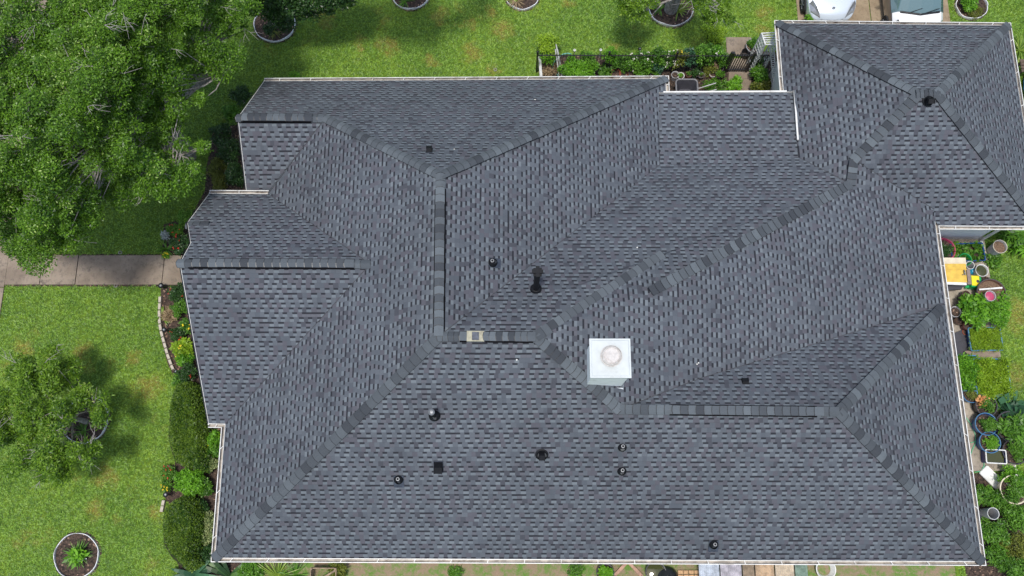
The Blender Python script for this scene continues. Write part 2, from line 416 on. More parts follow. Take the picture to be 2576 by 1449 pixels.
FACES = [('N', ['N1', 'A1', 'A2', 'P1', 'N2']), ('g1S', ['A1', 'GLw', 'GLe', 'W5', 'A2']), ('W', ['A2', 'W5', 'W2', 'SW', 'S1', 'P2', 'P1']),
         ('E0', ['P1', 'P2', 'PC2', 'PA2', 'N2b', 'N2']), ('S', ['P2', 'S1', 'S2', 'P5', 'P4', 'P3']), ('wS', ['W1', 'W3', 'SW', 'W2']),
         ('wN', ['W1', 'W2', 'W5', 'W4', 'Q2', 'Q1']), ('N2', ['P2', 'P3', 'T1', 'T2', 'C2', 'PD', 'PC']), ('po', ['PC', 'PD', 'PB', 'PA']),
         ('E2', ['P3', 'P4', 'V3b', 'V3', 'X', 'EI', 'V4', 'C3', 'C2', 'T2', 'T1']), ('N3', ['P4', 'P5', 'X', 'V3', 'V3b']), ('E3', ['P5', 'S2', 'X']),
         ('gN', ['G1', 'R1', 'R2', 'G2']), ('gW', ['G1', 'GW', 'PB2', 'PD2', 'C2', 'C3', 'R1']), ('gS', ['R1', 'C3', 'V4', 'EI', 'GI', 'GSE', 'R2']), ('gE', ['R2', 'GSE', 'G2'])]
house = empty('house', (0, 5, 0), 'single storey hip roofed house with dark grey shingles, white gutters and a white chimney', 'house')
rb = MB(); uvs = []
for fi, (k, names_) in enumerate(FACES):
    pl = PLN[k]; pts = [V[a] for a in names_]
    kk = math.sqrt(1 + pl.m ** 2); sg = 1 if pl.m > 0 else -1
    for t in geometry.tessellate_polygon([[Vector((p.x, p.y, 0)) for p in pts]]):
        tp = [pts[i] for i in t]
        if (tp[1] - tp[0]).cross(tp[2] - tp[0]).z < 0: tp.reverse()
        rb.face(tp)
        for p in tp:
            al, up = (p.y, p.x) if pl.ax == 'x' else (p.x, p.y)
            uvs.append((al + fi * 3.37 + 50, (up * sg * kk) + 80.0 + (.03 * fi)))
roof = rb.build('roof', M['shingle'], house, uv=uvs)
# underside deck so that the roof has thickness, then white fascia and soffit
PER = ['N1', 'A1', 'GLw', 'GLe']   # gable rake of the north-west wing
fb = MB()
def fascia(names_, h=.16):
    for a, b_ in zip(names_, names_[1:]):
        p, q = V[a] - Vector((0, 0, .012)), V[b_] - Vector((0, 0, .012)); fb.bar(p - Vector((0, 0, h / 2)), q - Vector((0, 0, h / 2)), .03, h)
fascia(['N2b', 'N2', 'N1', 'A1', 'GLw']); fascia(['W5', 'W4', 'Q2', 'Q1', 'W1', 'W3', 'SW', 'S1', 'S2', 'X', 'EI']); fascia(['GI', 'GSE', 'G2', 'G1', 'GW']); fascia(['PA', 'PB'])
fb.build('fascia', M['white'], house)
# black starter/drip edge along rakes
db = MB()
for a, b_ in [('A1', 'N1'), ('A1', 'GLw'), ('W1', 'W3'), ('W1', 'Q1'), ('Q1', 'Q2'), ('Q2', 'W4')]:
    db.bar(V[a] + Vector((-.012, 0, -.008)), V[b_] + Vector((-.012, 0, -.008)), .03, .03)
db.build('drip_edge', M['black'], house)
foot = [(V['N1'].x + .4, V['N1'].y - .45), (V['N2'].x - .45, V['N1'].y - .45), (V['N2'].x - .45, V['PA'].y - 1.2), (V['G1'].x + .4, V['PA'].y - 1.2), (V['G1'].x + .4, V['G1'].y - .4),
        (V['G2'].x - .4, V['G1'].y - .4), (V['G2'].x - .4, 8.65), (V['S2'].x - .5, 8.65), (V['S2'].x - .5, V['S1'].y + .5), (V['S1'].x + .5, V['S1'].y + .5),
        (V['S1'].x + .5, V['SW'].y + .4), (V['W3'].x + .45, V['SW'].y + .4), (V['W3'].x + .45, V['W4'].y - .4), (V['N1'].x + .4, V['W4'].y - .4)]
wb = MB(); wb.prism(foot, -.05, EZ - .14); wb.build('wall', M['siding'], house)
sb = MB(); off = .3
sof = [(V['N1'].x + .02, V['N1'].y - .02), (V['N2'].x - .02, V['N1'].y - .02), (V['N2'].x - .02, V['PA'].y - .02), (V['G1'].x + .02, V['PA'].y - .02), (V['G1'].x + .02, V['G1'].y - .02), (V['G2'].x - .02, V['G1'].y - .02),
       (V['G2'].x - .02, 8.24), (V['S2'].x - .02, 8.24), (V['S2'].x - .02, V['S1'].y + .02), (V['S1'].x + .02, V['S1'].y + .02), (V['S1'].x + .02, V['SW'].y + .02), (V['W3'].x + .03, V['SW'].y + .02), (V['W3'].x + .03, V['W4'].y - .03), (V['N1'].x + .02, V['W4'].y - .03)]
sb.prism(sof, EZ - .19, EZ - .145); sb.build('soffit', M['white'], house)
# gable triangles
gb = MB()
for a, b_, c_ in [('N1', 'A1', 'GLw'), ('W4', 'W1', 'W3')]:
    o3 = Vector((.42, 0, -.08)); p = [V[a] + o3, V[b_] + o3, V[c_] + o3]; p[0].z = p[2].z = EZ - .16; gb.face(p); gb.face(list(reversed([x + Vector((.05, 0, 0)) for x in p])))
gb.build('gable_wall', M['siding'], house)

SLIT = simple('black vent slit', (.006, .006, .007), .95, .1, 20, spec=.05)
# ridge and hip caps: overlapping bent shingles, each with its own tone
def caps(p, q, f1, f2, hw=.135, exp=.2, lift=.04, vent=None, skip=None, ext=0):
    b = MB(); p, q = Vector(p), Vector(q); d = q - p; L = Vector((d.x, d.y)).length; dn = d / L
    nrm = Vector((-dn.y, dn.x, 0)).normalized(); P1_, P2_ = PLN[f1], PLN[f2]
    def z(pl, x, y): return EZ + pl.z(x, y)
    n = int(L / exp)
    def drop(side, hw_):      # height of the cap edge relative to the ridge line, following the steeper fall
        mx, my = p + d * .5, nrm * side * hw_
        zz = min(z(P1_, mx.x + my.x, mx.y + my.y), z(P2_, mx.x + my.x, mx.y + my.y))
        zc = min(z(P1_, mx.x, mx.y), z(P2_, mx.x, mx.y))
        return max(min(zz - zc, 0), -.5 * hw_ * 1.5)
    for i in range(n + 1):
        t0 = i * L / (n + 1); t1 = (i + 1) * L / (n + 1)
        if skip and skip[0] < t0 / L < skip[1]: continue
        v_ = vent and vent[0] <= t0 / L <= vent[1]
        up = (.075 if v_ else lift); w_ = hw * (.93 if v_ else 1) * random.uniform(.95, 1.04)
        b.tone = random.choice([.0, .25, .45, .55, .65, .8, 1]); b.mi = 0
        e0 = up + .014; e1 = up
        a = p + dn * (t0 - .03); c_ = p + dn * t1
        dl, dr = drop(1, w_), drop(-1, w_)
        k = .35 if v_ else .88
        bow = dn * random.uniform(.01, .03)
        A = [a + nrm * w_ + Vector((0, 0, e0 + dl * k)), a + nrm * w_ * .5 + Vector((0, 0, e0 + dl * k * .42)) - bow * .8, a + Vector((0, 0, e0)) - bow, a - nrm * w_ * .5 + Vector((0, 0, e0 + dr * k * .42)) - bow * .8, a - nrm * w_ + Vector((0, 0, e0 + dr * k))]
        B = [c_ + nrm * w_ + Vector((0, 0, e1 + dl * k)), c_ + nrm * w_ * .5 + Vector((0, 0, e1 + dl * k * .42)), c_ + Vector((0, 0, e1)), c_ - nrm * w_ * .5 + Vector((0, 0, e1 + dr * k * .42)), c_ - nrm * w_ + Vector((0, 0, e1 + dr * k))]
        for j in range(4): b.face([A[j + 1], B[j + 1], B[j], A[j]][::-1] if (B[j] - A[j]).cross(A[j + 1] - A[j]).z > 0 else [A[j], A[j + 1], B[j + 1], B[j]])
        lo = Vector((0, 0, -.035)); b.mi = 1  # black cap edges paint the shade line under each raised shingle
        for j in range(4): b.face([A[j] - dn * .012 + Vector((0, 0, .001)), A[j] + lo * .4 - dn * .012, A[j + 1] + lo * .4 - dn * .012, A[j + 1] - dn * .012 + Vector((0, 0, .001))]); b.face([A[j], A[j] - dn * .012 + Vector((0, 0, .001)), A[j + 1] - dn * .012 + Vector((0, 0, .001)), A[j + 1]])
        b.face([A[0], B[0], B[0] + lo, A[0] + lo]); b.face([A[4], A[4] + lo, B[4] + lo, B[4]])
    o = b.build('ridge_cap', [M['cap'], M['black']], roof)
    if vent:
        vb = MB()
        for sd in (1, -1):
            a = p + dn * L * vent[0]; c_ = p + dn * L * vent[1]
            dd = drop(sd, hw)
            off_ = nrm * sd * (hw * 1.06) + Vector((0, 0, .02 + dd * .45)); vb = MB(); vb.bar(a + off_ - nrm * sd * .006, c_ + off_ - nrm * sd * .006, .028, .045); vb.build('ridge_vent', SLIT, roof)
    return o
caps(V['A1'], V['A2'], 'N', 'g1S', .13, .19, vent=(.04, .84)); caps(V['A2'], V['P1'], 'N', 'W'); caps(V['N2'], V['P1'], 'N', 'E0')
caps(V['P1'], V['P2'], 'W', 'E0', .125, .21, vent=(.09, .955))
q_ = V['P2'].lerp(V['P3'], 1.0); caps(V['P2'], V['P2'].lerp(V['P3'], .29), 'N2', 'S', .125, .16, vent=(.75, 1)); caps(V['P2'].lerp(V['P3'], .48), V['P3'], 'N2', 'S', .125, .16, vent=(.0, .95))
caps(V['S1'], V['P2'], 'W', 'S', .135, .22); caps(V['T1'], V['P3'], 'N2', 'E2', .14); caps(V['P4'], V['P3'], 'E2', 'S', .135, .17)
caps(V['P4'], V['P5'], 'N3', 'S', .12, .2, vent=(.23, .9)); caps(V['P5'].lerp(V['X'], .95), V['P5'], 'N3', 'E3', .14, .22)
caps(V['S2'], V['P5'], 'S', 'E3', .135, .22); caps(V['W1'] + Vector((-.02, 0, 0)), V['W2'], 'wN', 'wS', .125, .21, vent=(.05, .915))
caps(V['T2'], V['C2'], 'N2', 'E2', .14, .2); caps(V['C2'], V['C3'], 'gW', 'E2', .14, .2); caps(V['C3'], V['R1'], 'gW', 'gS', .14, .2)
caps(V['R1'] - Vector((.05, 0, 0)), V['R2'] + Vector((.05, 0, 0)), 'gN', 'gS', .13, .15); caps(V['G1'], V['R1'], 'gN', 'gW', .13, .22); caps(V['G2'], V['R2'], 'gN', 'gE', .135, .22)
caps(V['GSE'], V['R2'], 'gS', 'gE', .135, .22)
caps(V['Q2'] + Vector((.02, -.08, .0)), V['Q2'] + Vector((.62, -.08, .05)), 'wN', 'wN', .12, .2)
# bare liner where caps are missing
lb = MB(); a = V['P2'].lerp(V['P3'], .29) + Vector((0, 0, .05)); c_ = V['P2'].lerp(V['P3'], .47) + Vector((0, 0, .05))
lb.bar(a, c_, .26, .03); lb.mi = 1; lb.bar(a.lerp(c_, .30) + Vector((0, 0, .02)), a.lerp(c_, .70) + Vector((0, 0, .02)), .2, .02)
lb.build('bare_ridge_liner', [M['beige'], M['lead']], roof)
# woven valleys: thin darker seams
TAR = simple('valley tar line', (.04, .04, .045), .8)
for pts in [['A2', 'W5'], ['W2', 'SW'], ['W2', 'W5'], ['PC', 'P2'], ['PD', 'C2'], ['C3', 'V4'], ['P4', 'V3b', 'V3', 'X']]:
    vb = MB()
    for a, b_ in zip(pts, pts[1:]): vb.bar(V[a] + Vector((0, 0, .004)), V[b_] + Vector((0, 0, .004)), .012, .010)
    vb.build('valley_seam', TAR, roof)

# gutters: open troughs with a rolled front lip and hangers
def gutter(pts, out, drop=.03, w_=.115, lipz=0.0):
    b = MB(); HS = []; pts = [Vector(p) for p in pts]
    def shifted(k):      # offset polyline outward (left of travel * out) by k with mitred corners
        r = []
        for i, p in enumerate(pts):
            ns = []
            for a, c in ((i - 1, i), (i, i + 1)):
                if 0 <= a and c < len(pts):
                    d_ = (pts[c] - pts[a]); d_.z = 0; d_.normalize(); ns.append(Vector((-d_.y, d_.x, 0)) * out)
            nn = ns[0] if len(ns) == 1 else (ns[0] + ns[1]) / (1 + ns[0].dot(ns[1]))
            r.append(p + nn * k)
        return r
    prof = [(.005, 0), (.005, -.11), (w_ * .75, -.11), (w_, -.02), (w_, .012), (w_ - .020, .012), (w_ - .020, -.01), (w_ - .012, -.03), (w_ * .74, -.095), (.02, -.095), (.02, 0)]
    mats_i = [0, 0, 0, 0, 0, 0, 1, 1, 1, 1, 0]
    rails = [[q + Vector((0, 0, z - drop)) for q in shifted(k)] for k, z in prof]
    for j in range(len(prof)):
        j2 = (j + 1) % len(prof); b.mi = mats_i[j]
        for i in range(len(pts) - 1): 
            b.face([rails[j][i], rails[j][i + 1], rails[j2][i + 1], rails[j2][i]][::int(-out)])
    b.mi = 0
    for i in (0, -1): b.face([rails[j][i] for j in (0, 1, 2, 3, 4)])
    inner = shifted(.0); outer = shifted(w_ - .01)
    for i in range(len(pts) - 1):
        L = (pts[i + 1] - pts[i]).length; n = max(1, int(L / .95))
        for k in range(n):
            hs = MB(); HS.append(hs)
            t = (k + .5) / n; a = inner[i].lerp(inner[i + 1], t); c = outer[i].lerp(outer[i + 1], t); hs.bar(a + Vector((0, 0, .004 - drop)), c + Vector((0, 0, .004 - drop)), .016, .012)
    o = b.build('gutter', [M['white'], M['gutin']], house); [h_.build('hanger', M['white'], o) for h_ in HS]; return o
gutter([V['N1'], V['N2'], V['N2b'] + Vector((0, .05, 0))], 1)
gutter([V['W4'] + Vector((0, 0, 0)), V['W5']], 1, .02)
gutter([V['W3'], V['SW'], V['S1'], V['S2'], V['EI'] + Vector((0, .1, 0))], -1)
gutter([V['GI'], V['GSE']], -1); gutter([V['GSE'], V['G2'], V['G1'], V['GW'] + Vector((0, -.1, 0))], -1)
eb = MB(); eb.bar(V['PA'] + Vector((-.02, .03, .02)), V['PB'] + Vector((.03, .03, .02)), .045, .05)
eb.bar(V['PB'] + Vector((.02, .03, .1)), at(2007, 352, EZ + .26), .05, .04); eb.build('metal_edge', M['white'], house)
# downspout at the garage corner
dsb = MB(); a = Vector((V['GSE'].x - .38, 8.6, 0)); dsb.tube([Vector((V['GSE'].x - .3, 8.3, 2.55)), Vector((V['GSE'].x - .36, 8.58, 2.3)), Vector((V['GSE'].x - .36, 8.58, .15)), Vector((V['GSE'].x - .3, 8.35, .06))], .045, 8)
dsb.build('downspout', M['white'], house)

# chimney
def roofz(px, py, pl):
    return on_plane(px, py, PLN[pl])
ch_top = EZ + 4.25
tl, tr, br, bl = at(1483, 852, ch_top), at(1586, 852, ch_top), at(1587, 950, ch_top), at(1485, 951, ch_top)
cc = (tl + tr + br + bl) / 4; wx = (tr - tl).length; wy = (tl - bl).length
cb = MB(); cb.box((cc.x, cc.y, ch_top - 1.0), (wx - .09, wy - .09, 1.9)); cb.box((cc.x, cc.y, EZ + 1.95), (wx + .04, wy + .04, .5))
cb.mesh([(cc.x + x * (wx / 2 + k), cc.y + y * (wy / 2 + k * 1.6), EZ + z) for k, z in ((.0, 2.6), (.12, 2.2)) for x, y in ((-1, -1), (1, -1), (1, 1), (-1, 1))], [(0, 4, 5, 1)[::-1], (1, 5, 6, 2)[::-1], (2, 6, 7, 3)[::-1], (3, 7, 4, 0)[::-1]])
chim = cb.build('chimney', simple('chimney white lightened against shade', (.84, .87, .87), .6, .05, 5, dirt=(.66, .68, .66)), house)  # body white set above the cap's, painting its shaded south face brighter
kb = MB(); kb.box((cc.x, cc.y, ch_top - .03), (wx, wy, .06)); kb.box((cc.x, cc.y, ch_top + .004), (wx - .05, wy - .05, .02), taper=.93); kb.build('chimney_cap', M['chim'], chim)
kb = MB(); c3 = at(1539, 894, ch_top + .2)
kb.lathe((c3.x, c3.y, ch_top), [(.2, 0), (.2, .1), (.235, .1), (.235, .2), (.20, .235), (.19, .235), (.18, .21), (.0, .215)], 28); kb.lathe((c3.x, c3.y, ch_top), [(.255, .105), (.255, .125), (.235, .126)], 28)
kb.build('flue_cap', M['flue'], chim, smooth=True)

# roof vents (sub-parts of the roof)
def vent_common(px, py, pl):
    p = on_plane(px, py, PLN[pl]); P_ = PLN[pl]
    n_ = Vector((-P_.m if P_.ax == 'x' else 0, -P_.m if P_.ax == 'y' else 0, 1)).normalized(); return p, n_.to_track_quat('Z', 'Y').to_matrix(), n_
def pipe_boot(px, py, pl, h=.2):
    p, Rm, n_ = vent_common(px, py, pl); b = MB()
    b.mi = 1; fall = (Vector((0, 0, -1)) + n_ * n_.z).normalized(); mt = Matrix((fall, n_.cross(fall), n_)).transposed()
    b.box(p + n_ * .012 + fall * .06, (.34, .26, .012), M4=mt)
    b.mi = 0; b.lathe(p + n_ * .01, [(.125, 0), (.12, .03), (.085, .10), (.055, .13)], 20, axis=Rm)
    b.tube([p, p + Vector((0, 0, h))], .042, 14); b.mi = 2; b.lathe(p + Vector((0, 0, h)), [(.046, -.02), (.046, .005), (.03, .006), (.028, -.04)], 14)
    b.build('pipe_vent', [M['pipe'], M['lead'], M['steel']], roof, smooth=True)
for a in [(1239, 661, 'E0'), (1565, 1124, 'S'), (1564, 1184, 'S'), (1003, 1206, 'S'), (1795, 1369, 'S')]: pipe_boot(*a)
# tall flue pipe with square cap
p, Rm, n_ = vent_common(1348, 728, 'N2'); b = MB(); b.lathe(p, [(.15, -.02), (.145, .06), (.11, .09), (.08, .12)], 20, axis=Rm)
top = at(1348, 690, p.z + .95); top = Vector((p.x, p.y, p.z + 1.62)); b.tube([p, top], .075, 16); b.box(top + Vector((0, 0, .03)), (.2, .2, .05)); b.box(top + Vector((0, 0, .09)), (.27, .09, .05)); b.box(top + Vector((0, 0, .085)), (.09, .27, .05))
b.build('flue_pipe', M['pipe'], roof, smooth=True)
# capped pipe with metal hat
p, Rm, n_ = vent_common(1093, 1046, 'S'); b = MB(); b.lathe(p, [(.15, -.01), (.14, .04), (.10, .09), (.06, .13)], 20, axis=Rm); b.tube([p, p + Vector((0, 0, .82))], .05, 14)
b.mi = 1; b.lathe(p + Vector((0, 0, .78)), [(.05, 0), (.078, .0), (.078, .07), (.055, .085), (.04, .07), (.0, .072)], 20); b.build('capped_pipe_vent', [M['pipe'], M['steel']], roof, smooth=True)
# box vent, domed vent, small hooded vents
def hood(px, py, pl, sx, sy, h, dome=False):
    p, Rm, n_ = vent_common(px, py, pl); b = MB(); fall = (Vector((0, 0, -1)) + n_ * n_.z).normalized(); sd = n_.cross(fall)
    mt = Matrix((fall, sd, n_)).transposed(); b.mi = 1; b.box(p + n_ * .012, (sx * 1.2, sy * 1.12, .014), M4=mt); b.mi = 0
    if dome:
        b.lathe(p, [(.17, 0), (.17, .03), (.13, .05), (.12, .12)], 22, axis=Rm)
    x0, x1 = -sx / 2, sx / 2; y = sy / 2
    vs = [(x0, -y, .0), (x0, y, 0), (x1, -y * 1.05, 0), (x1, y * 1.05, 0), (x0 + sx * .22, -y * .8, h), (x0 + sx * .22, y * .8, h), (x1 * .8, -y * .85, h * 1.05), (x1 * .8, y * .85, h * 1.05)]
    vs = [mt @ Vector(q) + p + n_ * .02 for q in vs]
    b.mesh(vs, [(0, 4, 5, 1), (4, 6, 7, 5), (6, 2, 3, 7), (0, 2, 6, 4), (1, 5, 7, 3)])
    b.bar(vs[4] + n_ * .01, vs[6] + n_ * .01, .02); b.bar(vs[5] + n_ * .01, vs[7] + n_ * .01, .02)
    b.build('hooded_vent', [M['pipe'], M['lead']], roof)
hood(1103, 1172, 'S', .25, .23, .2); hood(1363, 1142, 'S', .2, .15, .17, True); hood(1080, 381, 'N', .16, .16, .1); hood(1874, 963, 'N3', .18, .18, .08)
hood(2334, 252, 'gS', .18, .2, .22, True)
# nail heads / bright fastener dots on the shingles
for (x, y, pl) in [(1346, 251, 'N'), (980, 377, 'N'), (1143, 376, 'N'), (1603, 623, 'N2'), (1300, 905, 'S'), (1450, 907, 'E2'), (2105, 1045, 'S'), (2113, 1036, 'E3'), (1753, 916, 'E2'), (1757, 913, 'E2')]:
    p, Rm, n_ = vent_common(x, y, pl); nb = MB(); nb.lathe(p + n_ * .004, [(.022, 0), (.018, .012), (0, .014)], 8, axis=Rm); nb.build('fastener_head', M['white'], roof)

# ------------------------------------------------------------------ the ground
def sheet(name, poly, z, mt, kind='structure', h=None, origin=None):
    b = MB()
    if h: b.prism(poly, z - h, z)
    else: b.mesh([(p[0], p[1], z) for p in poly], [tuple(t) if (Vector(poly[t[1]][:2]) - Vector(poly[t[0]][:2])).cross(Vector(poly[t[2]][:2]) - Vector(poly[t[0]][:2])) > 0 else tuple(reversed(t)) for t in geometry.tessellate_polygon([[Vector((p[0], p[1], 0)) for p in poly]])])
    o = b.build(name, mt); tag(o, kind=kind); return o
Z = 300
sheet('lawn', [(-Z, -Z), (Z, -Z), (Z, Z), (-Z, Z)], 0, M['lawn'])
g0 = lambda x, y: at(x, y, 0)
NOGRASS = []
def P2(pts): return [g0(*p)[:2] for p in pts]
# front walk
wy1 = g0(300, 643).y; wy0 = g0(300, 717).y; wxr = V['W3'].x + .5
walkp = [(g0(18, 680).x, wy0), (wxr, wy0), (wxr, wy1), (g0(18, 680).x, wy1)]
xs = [walkp[0][0], g0(106, 680).x, g0(195, 680).x, g0(412, 680).x, wxr]
b = MB()
for i in range(4):
    gq = .012
    x0, x1 = xs[i] + gq, xs[i + 1] - gq; b.prism([(x0, wy0), (x1, wy0 + .01), (x1, wy1), (x0, wy1 - .01)], -.02, .05 + .006 * (i % 2))
tag(b.build('front_path', M['walk']), kind='structure')
sx = g0(16, 700).x
b = MB(); yy = -20
while yy < 40:
    b.prism([(sx - 1.25, yy + .012), (sx - .012, yy + .012), (sx - .012, yy + 1.49), (sx - 1.25, yy + 1.49)], -.02, .045); yy += 1.5
tag(b.build('pavement', M['walk']), kind='structure'); NOGRASS += [walkp, [(sx - 1.3, -20), (sx, -20), (sx, 40), (sx - 1.3, 40)]]
b = MB(); b.prism([(walkp[0][0] - .1, wy0 - .05), (wxr, wy0 - .05), (wxr, wy1 + .05), (walkp[0][0] - .1, wy1 + .05)], -.03, .012); tag(b.build('path_joint_soil', M['mulch']), kind='structure')
# driveway
dx0, dx1 = g0(2004, 20).x, g0(2385, 20).x; dxm = g0(2187, 20).x; dy0 = V['G1'].y - .4
b = MB()
for (xa, xb) in ((dx0, dxm - .015), (dxm + .015, dx1)):
    for k in range(5): b.prism([(xa, dy0 + k * 3.2 + .015), (xb, dy0 + k * 3.2 + .015), (xb, dy0 + (k + 1) * 3.2), (xa, dy0 + (k + 1) * 3.2)], -.02, .03)
tag(b.build('driveway', M['drive']), kind='structure'); NOGRASS.append([(dx0, dy0), (dx1, dy0), (dx1, dy0 + 16), (dx0, dy0 + 16)])
# side patio strip by the east wall
px1 = g0(2516, 900).x; pyt = g0(2478, 596).y; pyb = g0(2562, 1186).y
b = MB(); k = 0; yv = pyb; px0 = V['S2'].x - .7
while yv < pyt - .1:
    y2 = min(yv + 1.22, pyt); b.prism([(px0, yv + .01), (px1 + .01 * (k % 3), yv + .01), (px1, y2), (px0, y2)], -.02, .035 + .004 * (k % 2)); yv = y2; k += 1
tag(b.build('side_patio', M['patio']), kind='structure'); patio = [(px0, pyb), (px1, pyb), (px1, pyt), (px0, pyt)]; NOGRASS.append(patio)
# north stepping slabs by the gate
b = MB(); s1 = P2([(1826, 95), (1888, 95), (1892, 142), (1828, 142)]); s2 = P2([(1832, 148), (1890, 148), (1888, 236), (1833, 236)]); b.prism(s1, -.02, .04); b.prism(s2, -.02, .04)
tag(b.build('gate_path', M['walk']), kind='structure'); NOGRASS += [s1, s2]
# planting beds
def bed(name, pts, mt='mulch', z=.012):
    p = P2(pts); sheet(name, p, z, M[mt]); NOGRASS.append(p)
bed('planting_bed', [(405, 722), (402, 790), (405, 850), (422, 915), (445, 962), (455, 985), (450, 1060), (440, 1165), (418, 1185), (414, 1250), (440, 1290), (440, 1390), (455, 1449), (460, 1475), (640, 1475), (620, 1300), (640, 1000), (560, 722)])
bed('planting_bed', [(535, 330), (520, 420), (515, 480), (480, 545), (412, 565), (408, 642), (560, 642), (700, 480), (640, 300)])
bed('planting_bed', [(1356, 140), (1845, 140), (1840, 215), (1750, 260), (1356, 260)])
bed('planting_bed', [(1888, 130), (1990, 130), (1990, 250), (1888, 250)])
bed('side_yard_soil', [(640, 1405), (2400, 1415), (2420, 1600), (2036, 1600), (1500, 1475), (640, 1475)], 'dirt')
bed('planting_bed', [(2385, 1190), (2700, 1190), (2760, 1500), (2440, 1500)])
NOGRASS.append(foot)

# ------------------------------------------------------------------ plants
LM = {'oak': leafmat('oak leaves', (.008, .040, .003), (.160, .320, .022), .40, .25, (.38, .50, .14)), 'myrtle': leafmat('crape myrtle leaves', (.018, .066, .004), (.19, .33, .022), .45, .25, (.30, .36, .08)),
      'dark': leafmat('dark glossy leaves', (.010, .030, .008), (.045, .110, .024), .35, .15, (.10, .19, .05)), 'hedge': leafmat('clipped hedge leaves', (.014, .050, .004), (.145, .235, .020), .5, .15),
      'bright': leafmat('bright green leaves', (.035, .13, .006), (.20, .44, .03), .45, .3), 'lime': leafmat('lime green leaves', (.12, .22, .012), (.32, .48, .03), .45, .3),
      'mid': leafmat('mid green leaves', (.022, .080, .006), (.14, .31, .030), .45, .25), 'varieg': leafmat('cream variegated leaves', (.05, .10, .02), (.36, .40, .17), .5, .2, (.62, .60, .40)),
      'blue': leafmat('blue green cycad leaves', (.015, .05, .025), (.06, .16, .075), .45, .15), 'olive': leafmat('olive yellow leaves', (.05, .075, .01), (.19, .21, .03), .5, .2),
      'dry': leafmat('dry stems and leaves', (.12, .08, .04), (.42, .32, .19), .8, .1), 'strap': leafmat('strap leaves', (.07, .15, .012), (.26, .36, .05), .4, .25, (.55, .58, .22)),
      'silver': leafmat('silver leaves', (.22, .26, .25), (.5, .55, .53), .6, .1), 'red': leafmat('red petals', (.35, .015, .01), (.75, .05, .03), .5, .1), 'yellow': leafmat('yellow petals', (.65, .42, .01), (.85, .70, .03), .5, .1),
      'pale': leafmat('white petals', (.55, .50, .45), (.85, .83, .78), .5, .1), 'orange': leafmat('dry orange leaves', (.35, .12, .03), (.70, .38, .15), .6, .1)}
def tones(n, k=None, nb=1):
    t = rng.random(n) ** 1.3
    if k is not None: t = t * .75 + rng.random(nb)[k] * .3
    return t
def crown(parent, blobs, n, L, W_, mt, name='crown', zb=.8, shell=.55):
    P, k = blob_points(blobs, n, shell); return np_mesh(name, leaf_quads(P, L, W_, zb), 4, tones(n, k, len(blobs)), LM[mt], parent)
def shrub(name, label, cat, px, py, r, h, n, L, W_, mt, group=None, ry=None, flowers=None, sticks=8, z0=0.0, nb=7):
    """px,py: where the middle of the plant shows in the photo"""
    c = at(px, py, z0 + h * .6); base = Vector((c.x, c.y, z0)); o = empty(name, base, label, cat, group); ry = ry or r
    bl = [(c.x, c.y, z0 + h * .5, r * .62, ry * .62, h * .5)]
    for i in range(nb):
        a = 2 * math.pi * (i + random.random() * .6) / nb; k = random.uniform(.45, .72)
        bl.append((c.x + math.cos(a) * r * k, c.y + math.sin(a) * ry * k, z0 + h * random.uniform(.35, .65), r * random.uniform(.25, .42), ry * random.uniform(.25, .42), h * random.uniform(.25, .4)))
    crown(o, bl, n, L, W_, mt, 'foliage', shell=.35)
    s_ = MB()
    for i in range(sticks):
        q = bl[i % len(bl)]; s_.tube([base, Vector((q[0], q[1], q[2])).lerp(base, .45) + Vector((random.uniform(-.05, .05), 0, 0)), Vector(q[:3])], [.014, .01, .005], 5)
    s_.build('stem', M['bark'], o)
    if flowers:
        fm, fn_, fs = flowers; P, k = blob_points(bl, fn_, .95); P[:, 2] += .03
        P4 = np.repeat(P, 5, 0) + rng.normal(scale=fs * .2, size=(fn_ * 5, 3)); np_mesh('flower_heads', leaf_quads(P4, fs * .75, fs * .55, 1.5), 4, rng.random(fn_ * 5), LM[fm], o)
    return o
def rosette(name, label, cat, px, py, r, n, W_, mt, lift=.5, group=None, z0=0, parent=None):
    """arching strap or frond leaves from one point, each of several segments"""
    c = g0(px, py) if z0 == 0 else at(px, py, z0); c.z = z0
    o = parent or empty(name, c, label, cat, group); Q = []; T = []
    for i in range(n):
        a = random.uniform(0, 2 * math.pi); L = r * random.uniform(.6, 1.05); up = random.uniform(.35, 1) * lift; dx, dy = math.cos(a), math.sin(a); t = random.random()
        pr = None
        for k in range(6):
            s_ = k / 5; x = L * s_; z = up * L * (math.sin(s_ * 2.2)) ; w_ = W_ * (math.sin(max(.05, min(1, s_ * .9 + .15)) * math.pi) ** .6) * .5
            p = np.array([c.x + dx * x, c.y + dy * x, c.z + z + .02]); sd = np.array([-dy, dx, 0]) * w_
            if pr is not None: Q += [pr[0] - pr[1], pr[0] + pr[1], p + sd, p - sd]; T.append(t)
            pr = (p, sd)
    np_mesh('leaves', np.array(Q), 4, T, LM[mt], o); return o

